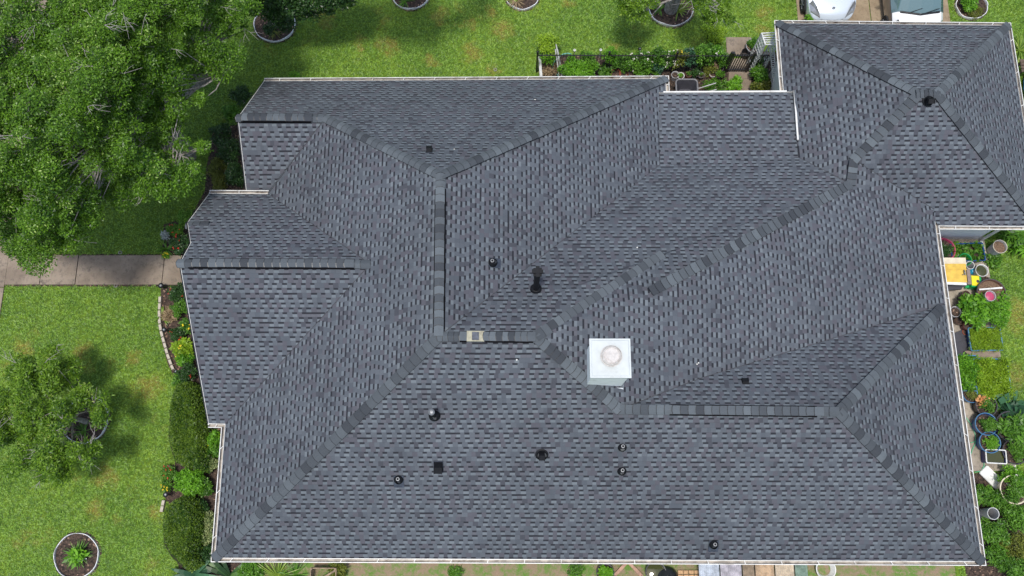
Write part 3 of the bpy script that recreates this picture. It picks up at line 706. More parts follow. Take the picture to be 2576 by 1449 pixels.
def tree(name, label, base_px, blobs, n, L, W_, mt, trunk_r, forks, group=None, twigs=0, zb=.8, base=None):
    bs = base if base is not None else g0(*base_px); o = empty(name, bs, label, 'tree', group); o_b = MB()
    hgt = forks
    o_b.tube([bs + Vector((0, 0, -.1)), bs + Vector((.03, .02, hgt * .5)), bs + Vector((0, 0, hgt))], [trunk_r * 1.3, trunk_r, trunk_r * .8], 10)
    top = bs + Vector((0, 0, hgt)); bl = np.array(blobs)
    nl = 9; ends = []
    for i in range(nl):
        q = Vector(bl[int(i * len(bl) / nl)][:3]); q.z -= .35 * min(1, hgt / 2); mid = top.lerp(q, .5) + Vector((random.uniform(-.3, .3), random.uniform(-.3, .3), -.05)); o_b.tube([top, mid, q], [trunk_r * .55, trunk_r * .3, trunk_r * .08], 7); ends.append((mid, q))
    for q in bl:
        q = Vector(q[:3]); m_, e_ = min(ends, key=lambda t: (t[1] - q).length); s0 = m_.lerp(e_, random.uniform(.2, .9))
        o_b.tube([s0, s0.lerp(q, .55) + Vector((random.uniform(-.15, .15), random.uniform(-.15, .15), random.uniform(-.25, 0))), q - Vector((0, 0, .1))], [trunk_r * .12, trunk_r * .07, .008], 5)
    if twigs:
        tb = o_b; tb.mi = 1
        for i in range(twigs):
            q = bl[random.randrange(len(bl))]; a = random.uniform(0, 6.28); c = Vector((q[0] + math.cos(a) * q[3] * .5, q[1] + math.sin(a) * q[4] * .5, q[2] + q[5] * random.uniform(.55, .95)))
            for k in range(random.choice([1, 1, 2, 3])):
                a2 = a + random.uniform(-.9, .9); L_ = random.uniform(.12, .45); d_ = Vector((math.cos(a2), math.sin(a2), random.uniform(-.1, .35)))
                d_.z *= .5; e = c + d_ * L_ * .5 + Vector((random.uniform(-.08, .08), random.uniform(-.08, .08), .02)); f_ = c + d_ * L_ * 1.5; tb.tube([c, e, f_], [.008, .006, .003], 4); s2 = Vector((-d_.y, d_.x, .1)) * random.choice([-1, 1]); tb.tube([e, e + (d_ + s2 * .9) * L_ * .3, e + (d_ + s2 * .6) * L_ * .75], [.006, .005, .002], 4)
    o_b.build('trunk', [M['bark'], M['twig']], o, smooth=True)
    crown(o, blobs, n, L, W_, mt, zb=zb, shell=.45); return o

# the big tree: clumps inside its outline, domed in height
OUT = [(-120, -140), (640, -140), (643, 0), (633, 75), (585, 100), (598, 180), (563, 208), (520, 208), (492, 195), (500, 215), (535, 250), (473, 262), (472, 310), (430, 335), (440, 368), (508, 352), (532, 398), (524, 455),
       (483, 480), (440, 500), (418, 520), (352, 500), (275, 510), (240, 580), (205, 636), (182, 650), (150, 636), (72, 680), (20, 642), (15, 600), (-120, 560)]
tb_ = g0(300, 370); tb_ = Vector((-10.9, 11.6, 0)); blobs = []
tries = 0
for gi in range(28 * 30):
    x = -115 + (gi % 28) * 27.5 + random.uniform(-16, 16); y = -135 + (gi // 28) * 27.5 + random.uniform(-16, 16)
    if random.random() < .07: continue
    if not bool(inpoly(x, y, OUT)): continue
    dist = min(math.hypot(x - a, y - b_) for a, b_ in OUT); z = 3.4 + 3.3 * min(1, dist / 230) ** .6 + random.uniform(-.9, .55)
    r = random.uniform(.22, .5) if dist > 25 else random.uniform(.18, .30)
    if dist < 10: continue
    if random.random() < .25: r *= .6
    p = at(x, y, z); blobs.append((p.x, p.y, p.z, r, r, r * .7))
blobs = sorted(blobs, key=lambda b_: math.atan2(b_[1] - tb_.y, b_[0] - tb_.x))
tree('broadleaf_tree', 'large leafy oak with grey twigs overhanging the front path, filling the upper left', None, blobs, 240000, .082, .037, 'oak', .26, 2.6, twigs=130, base=tb_)
# crape myrtle at the lower left
blobs = []
for i in range(135):
    a = random.uniform(0, 6.28); k = math.sqrt(random.random()); x = 118 + math.cos(a) * k * 150; y = 1045 + math.sin(a) * k * 165
    if x > 235 and y > 1060 : continue
    if math.hypot(x - 222, y - 1090) < 38: continue
    z = random.uniform(1.5, 2.5) + (1 - k) * .5; r = random.uniform(.16, .36); p = at(x, y, z); blobs.append((p.x, p.y, p.z, r, r, r * .6))
tree('crape_myrtle', 'loose young tree with bare grey twigs growing from a white ringed bed at lower left', (218, 1062), blobs, 27000, .11, .036, 'myrtle', .07, .9, twigs=26)
# the three trees along the top, mostly beyond the frame
def ball_blobs(c, rx, ry, rz, n, rr=(.3, .6), gap=.15):
    r_ = []
    for i in range(n):
        a = random.uniform(0, 6.28); k = math.sqrt(random.random()); e = random.uniform(-.5, .9)
        r_.append((c[0] + math.cos(a) * k * rx, c[1] + math.sin(a) * k * ry, c[2] + e * rz * math.sqrt(max(0, 1 - k * k * .8)), *(lambda r: (r, r, r * .7))(random.uniform(*rr))))
    return r_
p = g0(692, 68); bb = [(*(at(x, y, z)), r, r, r * .7) for (x, y, z, r) in [(660, 10, 2.6, .5), (700, -20, 3, .6), (740, 5, 2.6, .55), (790, -10, 2.8, .6), (840, -5, 2.7, .5), (690, 30, 2.3, .4), (760, 30, 2.2, .38), (720, 62, 1.2, .32), (700, 45, 1.8, .35), (650, -30, 3, .5), (870, 0, 2.6, .35), (820, 18, 2.4, .35), (790, 42, 2.2, .2), (680, 75, 1.0, .22), (620, -50, 3.2, .5), (760, -60, 3.3, .6), (850, -60, 3.2, .6)]]
tree('broadleaf_tree', 'dark green tree in a white edged ring just right of the large oak', (692, 68), bb, 15000, .10, .055, 'dark', .09, 1.2, group='ornamental trees in edged rings')
p = g0(1035, -20); bb = ball_blobs((p.x - .3, p.y - .5, 5.6), 3.0, 2.4, .8, 80, (.2, .5)); bb = [q for q in bb if q[1] > at(1000, -14, q[2]).y + q[3]]
tree('broadleaf_tree', 'tree at the top edge, its crown beyond the frame and its shade on the lawn', (1035, -20), bb, 22000, .10, .05, 'oak', .10, 2.6, group='ornamental trees in edged rings')
p = g0(1687, 22); bb = [(*(at(x, y, z)), r, r, r * .55) for (x, y, z, r) in [(1575, 20, 2.6, .3), (1600, 0, 2.9, .4), (1640, 4, 2.7, .25), (1620, 42, 2.4, .22), (1590, 45, 2.4, .2), (1745, 2, 2.9, .25), (1770, 15, 2.8, .35), (1800, 40, 2.6, .3), (1820, 15, 2.8, .3), (1780, 55, 2.4, .22), (1835, 50, 2.4, .2), (1565, 0, 2.8, .25),
     (1600, -50, 3.4, .5), (1680, -110, 3.9, .5), (1760, -50, 3.5, .5), (1720, -100, 3.8, .5), (1640, -110, 3.8, .5), (1820, -60, 3.3, .4)]]
tree('broadleaf_tree', 'thin crowned tree with a grey trunk in the ring north of the black fence', (1687, 24), bb, 11000, .10, .042, 'myrtle', .19, 2.3, group='ornamental trees in edged rings', twigs=9)

# edged rings with mulch
def ring(px, py, r, label, sx=1.0, sy=1.0, rot=0):
    c = g0(px, py); o = empty('garden_ring', (c.x, c.y, 0), label, 'garden edging', 'white edged planting rings')
    n = 40; pts = []; 
    ph = random.uniform(0, 6)
    for i in range(n):
        a = 2 * math.pi * i / n; rr = r * (1 + .02 * math.sin(2 * a + ph) + .008 * math.sin(7 * a)); pts.append((c.x + math.cos(a) * rr * sx, c.y + math.sin(a) * rr * sy))
    b = MB(); b.mesh([(x, y, .02) for x, y in pts], [tuple(range(n))]); b.build('mulch', M['mulch'], o)
    b = MB()
    for i in range(n):
        (x0, y0), (x1, y1) = pts[i], pts[(i + 1) % n]; h = .10 + .02 * math.sin(i * .9 + ph); b.bar((x0, y0, h / 2), (x1, y1, h / 2), .016, h)
    b.build('edging', M['edging'], o); NOGRASS.append([(c.x + (x - c.x) * 1.04, c.y + (y - c.y) * 1.04) for x, y in pts]); 
    b = MB(); b.mesh([(c.x + (x - c.x) * 1.10, c.y + (y - c.y) * 1.10, .008) for x, y in pts], [tuple(range(n))]); b.build('dug_soil', M['mulch'], o)
ring(218, 1057, .70, 'white edged mulch ring at the foot of the loose young tree')
ring(195, 1398, .65, 'complete white edged ring with a leafy plant, lower left corner of the lawn')
ring(692, 62, .70, 'white edged ring under the dark green tree beside the large oak')
ring(1035, -18, .68, 'white edged ring cut by the top edge, left of the strappy plant ring')
ring(1313, -12, .60, 'white edged ring cut by the top edge with dry strappy leaves')
ring(1687, 18, .78, 'white edged ring around the grey trunk north of the black fence')
ring(2442, 18, .54, 'oval white edged ring with a green shrub beside the white van', 1.0, .92)
rosette('strap_leaf_plant', 'arching strappy plant in the ring at the top edge left of centre', 'plant', 1020, 5, .42, 26, .03, 'mid')
rosette('strap_leaf_plant', 'pale dry strappy plant in the topmost central ring', 'plant', 1300, 5, .45, 60, .022, 'dry'); rosette('strap_leaf_plant', 'yellow green strappy tuft at the left of the topmost central ring', 'plant', 1288, 0, .3, 18, .04, 'strap')
rosette('strap_leaf_plant', 'broad arching strappy plant beside the grey trunk', 'plant', 1705, 30, .5, 18, .045, 'strap'); rosette('strap_leaf_plant', 'small strappy plant low in the ring by the grey trunk', 'plant', 1660, 25, .35, 16, .04, 'mid')
shrub('shrub', 'rounded bright green shrub in the oval ring beside the white van', 'shrub', 2438, 8, .3, .45, 1200, .10, .035, 'bright'); shrub('shrub', 'low straggly plant spreading on the mulch of the oval ring', 'shrub', 2450, 30, .34, .15, 700, .10, .02, 'olive')
rosette('strap_leaf_plant', 'spreading grassy plant in the lower left ring', 'plant', 200, 1395, .5, 80, .025, 'mid', .35); shrub('leafy_plant', 'big leaved young plant in the lower left ring', 'plant', 192, 1400, .26, .5, 120, .2, .09, 'bright')
rosette('strap_leaf_plant', 'sparse grassy plant in the mulch ring of the loose young tree', 'plant', 215, 1085, .4, 34, .022, 'mid', .3)
rosette('strap_leaf_plant', 'green grassy clump in the ring under the dark green tree', 'plant', 690, 80, .45, 30, .02, 'olive', .3)
lab = [(200, 1412, 243, 1404), ]
b = MB(); p = at(190, 1415, .1); b.bar(p, at(218, 1405, .12), .035, .01); tag(b.build('plant_label', M['white']), 'white plant label lying in the lower left ring', 'plant label')

# clipped hedges
def hedge(pts, h, label, n):
    c = g0(sum(p[0] for p in pts) / len(pts), sum(p[1] for p in pts) / len(pts)); o = empty('hedge', (c.x, c.y, 0), label, 'hedge', 'clipped hedges by the west wall')
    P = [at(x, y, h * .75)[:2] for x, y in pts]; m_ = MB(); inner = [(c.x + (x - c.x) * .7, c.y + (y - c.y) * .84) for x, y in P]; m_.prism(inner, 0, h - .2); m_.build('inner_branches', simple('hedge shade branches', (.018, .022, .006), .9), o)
    xs_ = [p[0] for p in P]; ys_ = [p[1] for p in P]; X = rng.uniform(min(xs_), max(xs_), n * 2); Y = rng.uniform(min(ys_), max(ys_), n * 2)
    k = inpoly(X, Y, P); X, Y = X[k][:n], Y[k][:n]
    dmin = np.full(X.shape, 9.0)
    for i in range(len(P)):
        a = np.array(P[i]); b2 = np.array(P[(i + 1) % len(P)]); ab = b2 - a; t = np.clip(((X - a[0]) * ab[0] + (Y - a[1]) * ab[1]) / (ab @ ab), 0, 1)
        dmin = np.minimum(dmin, np.hypot(X - a[0] - t * ab[0], Y - a[1] - t * ab[1]))
    zt = h * np.clip(dmin / .28, 0, 1) ** .38 + .035 * np.sin(X * 9) * np.cos(Y * 8)
    Zp = np.where(rng.random(len(X)) < .78, zt - rng.random(len(X)) ** 2 * .12, zt * rng.random(len(X)))
    t = tones(len(X)) * .8 + .1 * np.sin(X * 6 + Y * 3); np_mesh('foliage', leaf_quads(np.stack([X, Y, Zp], 1), .075, .045, .6), 4, t, LM['hedge'], o)
hedge([(440, 962), (470, 955), (498, 975), (512, 1030), (520, 1080), (528, 1150), (515, 1185), (470, 1178), (432, 1160), (418, 1110), (420, 1040), (428, 990)], 1.0, 'tall clipped hedge under the western gable, the upper of the two', 30000)
hedge([(425, 1262), (460, 1243), (492, 1262), (505, 1300), (500, 1350), (492, 1395), (505, 1420), (470, 1440), (432, 1410), (408, 1375), (402, 1320), (408, 1282)], 1.0, 'clipped hedge next to the southwest roof corner, the lower of the two', 27000)

# beds on the west side
W_S = [
 ('rose_bush', 'red flowering rose in the bed just above the front path', 'rose', 455, 615, .42, .7, 1500, .06, .035, 'dark', ('red', 10, .05)),
 ('rose_bush', 'rose with a few red blooms higher in the bed above the front path', 'rose', 442, 580, .3, .6, 900, .06, .035, 'mid', ('red', 4, .045)),
 ('shrub', 'dark green shrub under the kinked roof edge above the front path', 'shrub', 468, 548, .32, .6, 1100, .07, .04, 'mid', None),
 ('rose_bush', 'rose bush with small red blooms just below the front path', 'rose', 445, 737, .38, .6, 1500, .06, .035, 'dark', ('red', 4, .045)),
 ('rose_bush', 'rose bush beside the first stretch of stone edging', 'rose', 452, 775, .34, .55, 1200, .06, .035, 'mid', ('red', 3, .045)),
 ('flowering_shrub', 'shrub with a yellow bloom against the roof edge in the west bed', 'shrub', 470, 818, .26, .6, 900, .08, .04, 'mid', ('yellow', 6, .07)),
 ('rose_bush', 'rose bush level with the bend in the stone edging', 'rose', 448, 842, .34, .5, 1100, .06, .035, 'dark', ('red', 3, .045)),
 ('shrub', 'bright lime green frilly shrub in the west bed', 'shrub', 458, 878, .36, .6, 1500, .10, .06, 'lime', ('yellow', 3, .06)),
 ('shrub', 'second lime green shrub, just below the frilly one in the west bed', 'shrub', 463, 903, .28, .5, 900, .09, .05, 'bright', None),
 ('rose_bush', 'rose with red blooms at the end of the stone edging above the tall hedge', 'rose', 470, 938, .34, .55, 1300, .06, .035, 'dark', ('red', 4, .045)),
 ('shrub', 'dark low shrub between the rose and the tall hedge', 'shrub', 450, 955, .28, .4, 800, .06, .035, 'mid', ('red', 3, .05)),
 ('shrub', 'bright green shrub with a yellow bloom by the gutter corner at the jog', 'shrub', 537, 1110, .3, .8, 1000, .10, .05, 'bright', ('yellow', 5, .07)),
 ('shrub', 'round green shrub below the one with the yellow bloom', 'shrub', 541, 1132, .24, .7, 800, .09, .05, 'mid', None),
 ('variegated_shrub', 'cream variegated shrub between the tall hedge and the gutter', 'shrub', 533, 1165, .26, .6, 900, .06, .04, 'varieg', None),
 ('variegated_shrub', 'cream variegated shrub beside the lower hedge and the gutter', 'shrub', 524, 1312, .3, .5, 1000, .06, .04, 'varieg', None),
 ('variegated_shrub', 'long cream variegated shrub close to the southwest roof corner', 'shrub', 516, 1352, .3, .5, 1000, .06, .04, 'varieg', None),
 ('shrub', 'large bright green bush filling the gap between the two hedges', 'shrub', 480, 1210, .52, .8, 2400, .09, .045, 'bright', None),
 ('shrub', 'green bush right of the gap bush, near the gutter', 'shrub', 512, 1228, .28, .5, 900, .09, .045, 'mid', None),
 ('flowering_shrub', 'orange red flowering plant at the lawn side of the gap between hedges', 'shrub', 424, 1190, .28, .4, 700, .06, .03, 'mid', ('red', 8, .045)),
 ('flowering_shrub', 'small yellow and white flowering plant below the orange red flowers', 'shrub', 418, 1222, .2, .35, 500, .05, .03, 'mid', ('yellow', 9, .05)),
 ('shrub', 'dark shrub right of the lower hedge in the roof shade', 'shrub', 502, 1275, .28, .5, 900, .07, .04, 'dark', None),
 ('shrub', 'deep green shrub at the foot of the wall in the southwest corner', 'shrub', 520, 1395, .3, .5, 1000, .07, .04, 'dark', None),
 ('shrub', 'olive yellow shrub left of the gutter above the front path', 'shrub', 545, 425, .4, .7, 1300, .07, .04, 'olive', None),
 ('shrub', 'yellow green shrub at the end of the white gutter above the path', 'shrub', 552, 460, .36, .6, 1100, .07, .04, 'olive', None),
 ('shrub', 'dark bush against the wall under the upper left roof edge', 'shrub', 575, 380, .5, .9, 1800, .08, .04, 'dark', None),
 ('shrub', 'dark bush beside the white gutter under the upper left gable', 'shrub', 590, 440, .45, .9, 1600, .08, .04, 'dark', None),
 ('shrub', 'bright leaved bush at the upper left roof apex', 'shrub', 580, 282, .3, .8, 800, .09, .05, 'mid', None),
 ('shrub', 'dark shrub in the shade left of the roof apex', 'shrub', 556, 335, .4, .7, 1300, .08, .04, 'dark', None),
 ('shrub', 'dark evergreen at the northwest roof corner', 'shrub', 606, 240, .36, .8, 1100, .08, .04, 'dark', None),
 ('shrub', 'small yellow green sprout at the left end of the north gutter', 'shrub', 740, 192, .2, .5, 300, .08, .04, 'bright', None),
]
for (nm, lb_, ct, x, y, r, h, n_l, L, Wd, mt, fl) in W_S: shrub(nm, lb_, ct, x, y, r, h, n_l, L, Wd, mt, flowers=fl)
shrub('silver_plant', 'silver leaved plant at the lawn edge of the bed above the path', 'plant', 416, 592, .16, .3, 260, .09, .035, 'silver')
rosette('strap_leaf_plant', 'strappy plant with a yellow bloom where the bed meets the path', 'plant', 420, 628, .38, 28, .035, 'mid'); rosette('strap_leaf_plant', 'yellow striped strappy plant leaning over the stone edging', 'plant', 412, 798, .36, 20, .05, 'strap')
shrub('flowering_plant', 'small bright yellow flowers at the corner of bed and path', 'flowers', 416, 641, .14, .2, 200, .06, .03, 'bright', flowers=('yellow', 8, .05))
shrub('dry_plant', 'dry brown foliage heap behind the stone edging', 'plant', 427, 790, .3, .25, 700, .09, .03, 'dry')
# cycads and grasses along the bottom edge
rosette('cycad', 'blue green cycad fronds under the southwest roof corner', 'cycad', 492, 1445, .95, 40, .12, 'blue', .45); rosette('cycad', 'dark cycad right of the southwest gutter corner, at the bottom edge', 'cycad', 580, 1450, .9, 36, .12, 'dark', .45)
rosette('strap_leaf_plant', 'pale green grassy clump at the bottom edge left of the wooden crate', 'plant', 700, 1450, .8, 90, .025, 'strap', .5); rosette('strap_leaf_plant', 'second grassy clump touching the wooden crate at the bottom edge', 'plant', 745, 1446, .6, 60, .025, 'mid', .5)
shrub('shrub', 'green leafy shrub left of the grassy clumps at the bottom edge', 'shrub', 635, 1438, .4, .5, 1200, .09, .05, 'mid'); shrub('shrub', 'small dry leaved shrub right of the wooden crate', 'shrub', 850, 1436, .32, .45, 900, .08, .045, 'olive')
shrub('weed_patch', 'weedy tuft in the bare soil below the south gutter', 'plant', 1145, 1442, .25, .2, 500, .08, .03, 'mid'); shrub('weed_patch', 'weedy tuft left of the potted plant below the south gutter', 'plant', 1450, 1440, .3, .15, 600, .07, .03, 'mid')

# stone edging blocks of the west bed, one by one
stone = simple('pale edging stone', (.46, .41, .34), .85, .2, 9, bump=.3, dirt=(.26, .2, .16))
epts = [(403, 745), (402, 762), (401, 780), (401, 798), (402, 815), (405, 832), (409, 848), (413, 862), (417, 876), (421, 890), (426, 904), (431, 918), (436, 930)]
tone_w = ['squat', 'pale', 'weathered', 'sunlit', 'brownish', 'pale', 'tilted', 'narrow', 'weathered', 'pinkish', 'short', 'broad', 'last']
pos_w = ['first below the front path', 'second below the front path', 'third, above the yellow striped plant', 'fourth, under the yellow striped leaves', 'fifth, just past the yellow striped plant', 'sixth, above the round dark lamp', 'seventh, beside the round dark lamp', 'eighth, just below the round dark lamp',
         'ninth, left of the lime shrub', 'tenth, left of the lime shrub', 'eleventh, below the lime shrub', 'twelfth, next to the last lamp', 'thirteenth and last, above the tall hedge']
for i, (x, y) in enumerate(epts[:-1]):
    a, c = at(x, y, .1), at(*epts[i + 1], .1); m_ = a.lerp(c, .5); L = (c - a).length; rz = math.atan2(c.y - a.y, c.x - a.x)
    b = MB(); b.box((m_.x, m_.y, .065), (L * .88, .085, .13), rz, .93); o = b.build('edging_stone', stone, origin=(m_.x, m_.y, 0)); tag(o, 'pale edging stone of the west bed, ' + pos_w[i], 'edging stone', 'edging stones of the west bed')
for (x, y, x2, y2, lb_) in [(425, 1170, 424, 1182, 'pale edging stone beside the orange red flowers between the hedges'), (412, 1258, 409, 1272, 'pale edging stone at the top of the lower hedge'), (409, 1273, 406, 1288, 'pale edging stone at the left flank of the lower hedge')]:
    a, c = at(x, y, .1), at(x2, y2, .1); m_ = a.lerp(c, .5); b = MB(); b.box((m_.x, m_.y, .065), ((c - a).length, .09, .13), math.atan2(c.y - a.y, c.x - a.x), .93); tag(b.build('edging_stone', stone, origin=(m_.x, m_.y, 0)), lb_, 'edging stone', 'edging stones of the west bed')
# garden lamps
def lamp(px, py, label, r=.07, h=.35):
    c = at(px, py, h); o = empty('garden_lamp', (c.x, c.y, 0), label, 'garden lamp', 'round solar garden lamps')
    b = MB(); b.tube([(c.x, c.y, 0), (c.x, c.y, h * .8)], .015, 8); b.build('stake', M['fence'], o); b = MB(); b.lathe((c.x, c.y, 0), [(.02, h * .7), (r * .8, h * .78), (r, h * .95), (r * .8, h), (0, h)], 18); b.build('lamp_head', M['pipe'], o, smooth=True)
    b = MB(); b.lathe((c.x, c.y, 0), [(r * .45, h + .002), (r * .3, h + .012), (0, h + .014)], 14); b.build('lens', M['steel'], o)
lamp(404, 718, 'dark round garden lamp at the lower edge of the front path', .09); lamp(412, 829, 'purple black round garden lamp in the west bed beside the stone edging', .08); lamp(442, 934, 'dark garden lamp at the end of the stone edging'); lamp(416, 1244, 'dark round garden lamp on the top corner of the lower hedge', .08)
for (x, y, lb_) in [(303, 636, 'white sprinkler ring in the grass above the front path'), (292, 719, 'tan sprinkler ring in the grass below the front path'), (1246, 176, 'white sprinkler ring in the lawn just above the north gutter')]:
    c = g0(x, y); b = MB(); b.lathe((c.x, c.y, 0), [(.04, 0), (.04, .04), (.055, .04), (.06, .03), (.06, 0)], 16); tag(b.build('sprinkler', M['twig']), lb_, 'sprinkler', 'lawn sprinkler rings')

# ------------------------------------------------------------------ iron fence and gate on the north side
fo = empty('iron_fence', g0(1600, 183), 'black iron picket fence along the potted plants north of the house', 'fence'); FH = 1.12
fa, fbn = at(1352, 139, FH), at(1838, 141, FH); r_ = MB(); r_.bar(fa, fbn, .03); r_.bar(fa - Vector((0, 0, .9)), fbn - Vector((0, 0, .9)), .03); r_.build('rail', M['fence'], fo)
r_ = MB(); n = 56
for i in range(n):
    p = fa.lerp(fbn, (i + .5) / n); r_.bar((p.x, p.y, .08), (p.x, p.y, FH + .13), .015)
r_.build('pickets', M['fence'], fo)
for t in (0, .37, .72, 1): p = fa.lerp(fbn, t); r_ = MB(); r_.box((p.x, p.y, (FH + .22) / 2), (.06, .06, FH + .22)); r_.lathe((p.x, p.y, FH + .22), [(.045, 0), (.03, .03), (0, .05)], 10); r_.build('post', M['fence'], fo)
go = empty('iron_gate', g0(1850, 183), 'black iron gate standing over the concrete slabs beside the garage', 'gate'); a, c = at(1843, 140, FH), at(1897, 140, FH)
for k, p in enumerate((a, c)): r_ = MB(); r_.box((p.x, p.y, (FH + .2) / 2), (.075, .075, FH + .2)); r_.build('gate_post', M['fence'], go)
r_ = MB(); r_.bar(a, c, .045); r_.bar(a - Vector((0, 0, .93)), c - Vector((0, 0, .93)), .045); r_.build('frame', M['fence'], go)
r_ = MB()
for i in range(8): p = a.lerp(c, (i + 1) / 9); r_.bar((p.x, p.y, .06), (p.x, p.y, FH + .1), .026)
r_.build('bars', M['fence'], go); r_ = MB(); r_.box((c.x - .06, c.y, .75), (.05, .09, .13)); r_.build('latch', M['steel'], go)
# short return rails to the garage wall
fo2 = empty('iron_fence', at(1920, 175), 'short black iron fence panel between the gate and the garage wall', 'fence'); c2 = Vector((V['G1'].x + .35, c.y, FH)); r_ = MB(); r_.bar(c, c2, .035); r_.bar(c - Vector((0, 0, .93)), c2 - Vector((0, 0, .93)), .035); r_.build('rail', M['fence'], fo2)
r_ = MB()
for i in range(7): p = c.lerp(c2, (i + .5) / 7); r_.bar((p.x, p.y, .06), (p.x, p.y, FH + .05), .016)
r_.build('pickets', M['fence'], fo2)
# white metal arbour beside the garage
ar = empty('garden_arbour', g0(1900, 176), 'white metal lattice arbour beside the garage wall', 'arbour'); AH = 2.0; wpaint = simple('chalky white paint', (.55, .56, .55), .6, .15, 10)
A1, A2, A3, A4 = at(1916, 84, AH), at(1952, 82, AH), at(1925, 112, AH), at(1956, 112, AH); 
for p in (A1, A2, A3, A4): r_ = MB(); r_.bar((p.x, p.y, 0), (p.x, p.y, AH), .04); r_.build('leg', wpaint, ar)
r_ = MB()
for s_, e_ in ((A1, A3), (A2, A4)):
    for k in range(9): r_.bar(Vector((s_.x, s_.y, .2 + k * .2)), Vector((e_.x, e_.y, .2 + k * .2)), .014)
    for k in range(1, 4): p = s_.lerp(e_, k / 4); r_.bar((p.x, p.y, 0.1), (p.x, p.y, AH), .014)
r_.build('side_lattice', wpaint, ar); r_ = MB()
for k in range(6): r_.bar(A1.lerp(A3, k / 5), A2.lerp(A4, k / 5), .03)
r_.bar(A1, A3, .04); r_.bar(A2, A4, .04); r_.build('top_slats', wpaint, ar)
# leaning white screen frame and ladder
def framed(name, label, cat, P0, P1, P2_, P3, n, mt, wv=.03, wh=.016, vert=True):
    o = empty(name, Vector((P0.x, P0.y, 0)), label, cat); r_ = MB()
    for a_, b_ in ((P0, P1), (P1, P2_), (P2_, P3), (P3, P0)): r_.bar(a_, b_, wv)
    r_.build('frame', mt, o); r_ = MB()
    for k in range(1, n): r_.bar(P0.lerp(P3, k / n), P1.lerp(P2_, k / n), wh)
    r_.build('slats', mt, o); return o
framed('screen_panel', 'tall white framed lattice panel leaning behind the black gate', 'panel', at(1890, 178, .05), at(1902, 178, .05), at(1930, 95, 1.75), at(1915, 92, 1.75), 26, wpaint)
framed('ladder', 'pale aluminium ladder standing along the garage wall under the gutter', 'ladder', at(1948, 236, .1) + Vector((0, -.1, 0)), at(1955, 236, .1) + Vector((.0, -.1, 0)), at(1946, 110, 1.6), at(1936, 110, 1.6), 26, wpaint, .03, .02)
# white timber planks and pipes by the fence
b = MB(); b.bar(at(1357, 142, .5), at(1361, 191, .15), .09, .05); tag(b.build('plank', wpaint), 'white painted plank leaning at the left end of the iron fence', 'plank')
for i, (x0, y0, x1, y1) in enumerate([(1399, 112, 1413, 192), (1397, 124, 1407, 192), (1402, 124, 1415, 194)]):
    b = MB(); b.tube([at(x0, y0, .9), at(x1, y1, .1)], .022, 8); tag(b.build('pipe', wpaint), ['longest white pipe leaning on the iron fence', 'white pipe left of the longest one on the iron fence', 'white pipe right of the longest one on the iron fence'][i], 'pipe', 'white pipes leaning on the fence')
hose = simple('pale teal hose', (.20, .50, .42), .4, .1)
b = MB(); hp = [q5(440, 850), q5(350, 760), q5(330, 680), q5(360, 600), q5(410, 555), q5(470, 500), q5(520, 470), q5(600, 460), q5(650, 470)]; b.tube([at(x, y, .1 + .1 * i) for i, (x, y) in enumerate(hp)], .018, 8); tag(b.build('garden_hose', hose, smooth=True), 'pale teal hose looping over the left end of the iron fence', 'hose')

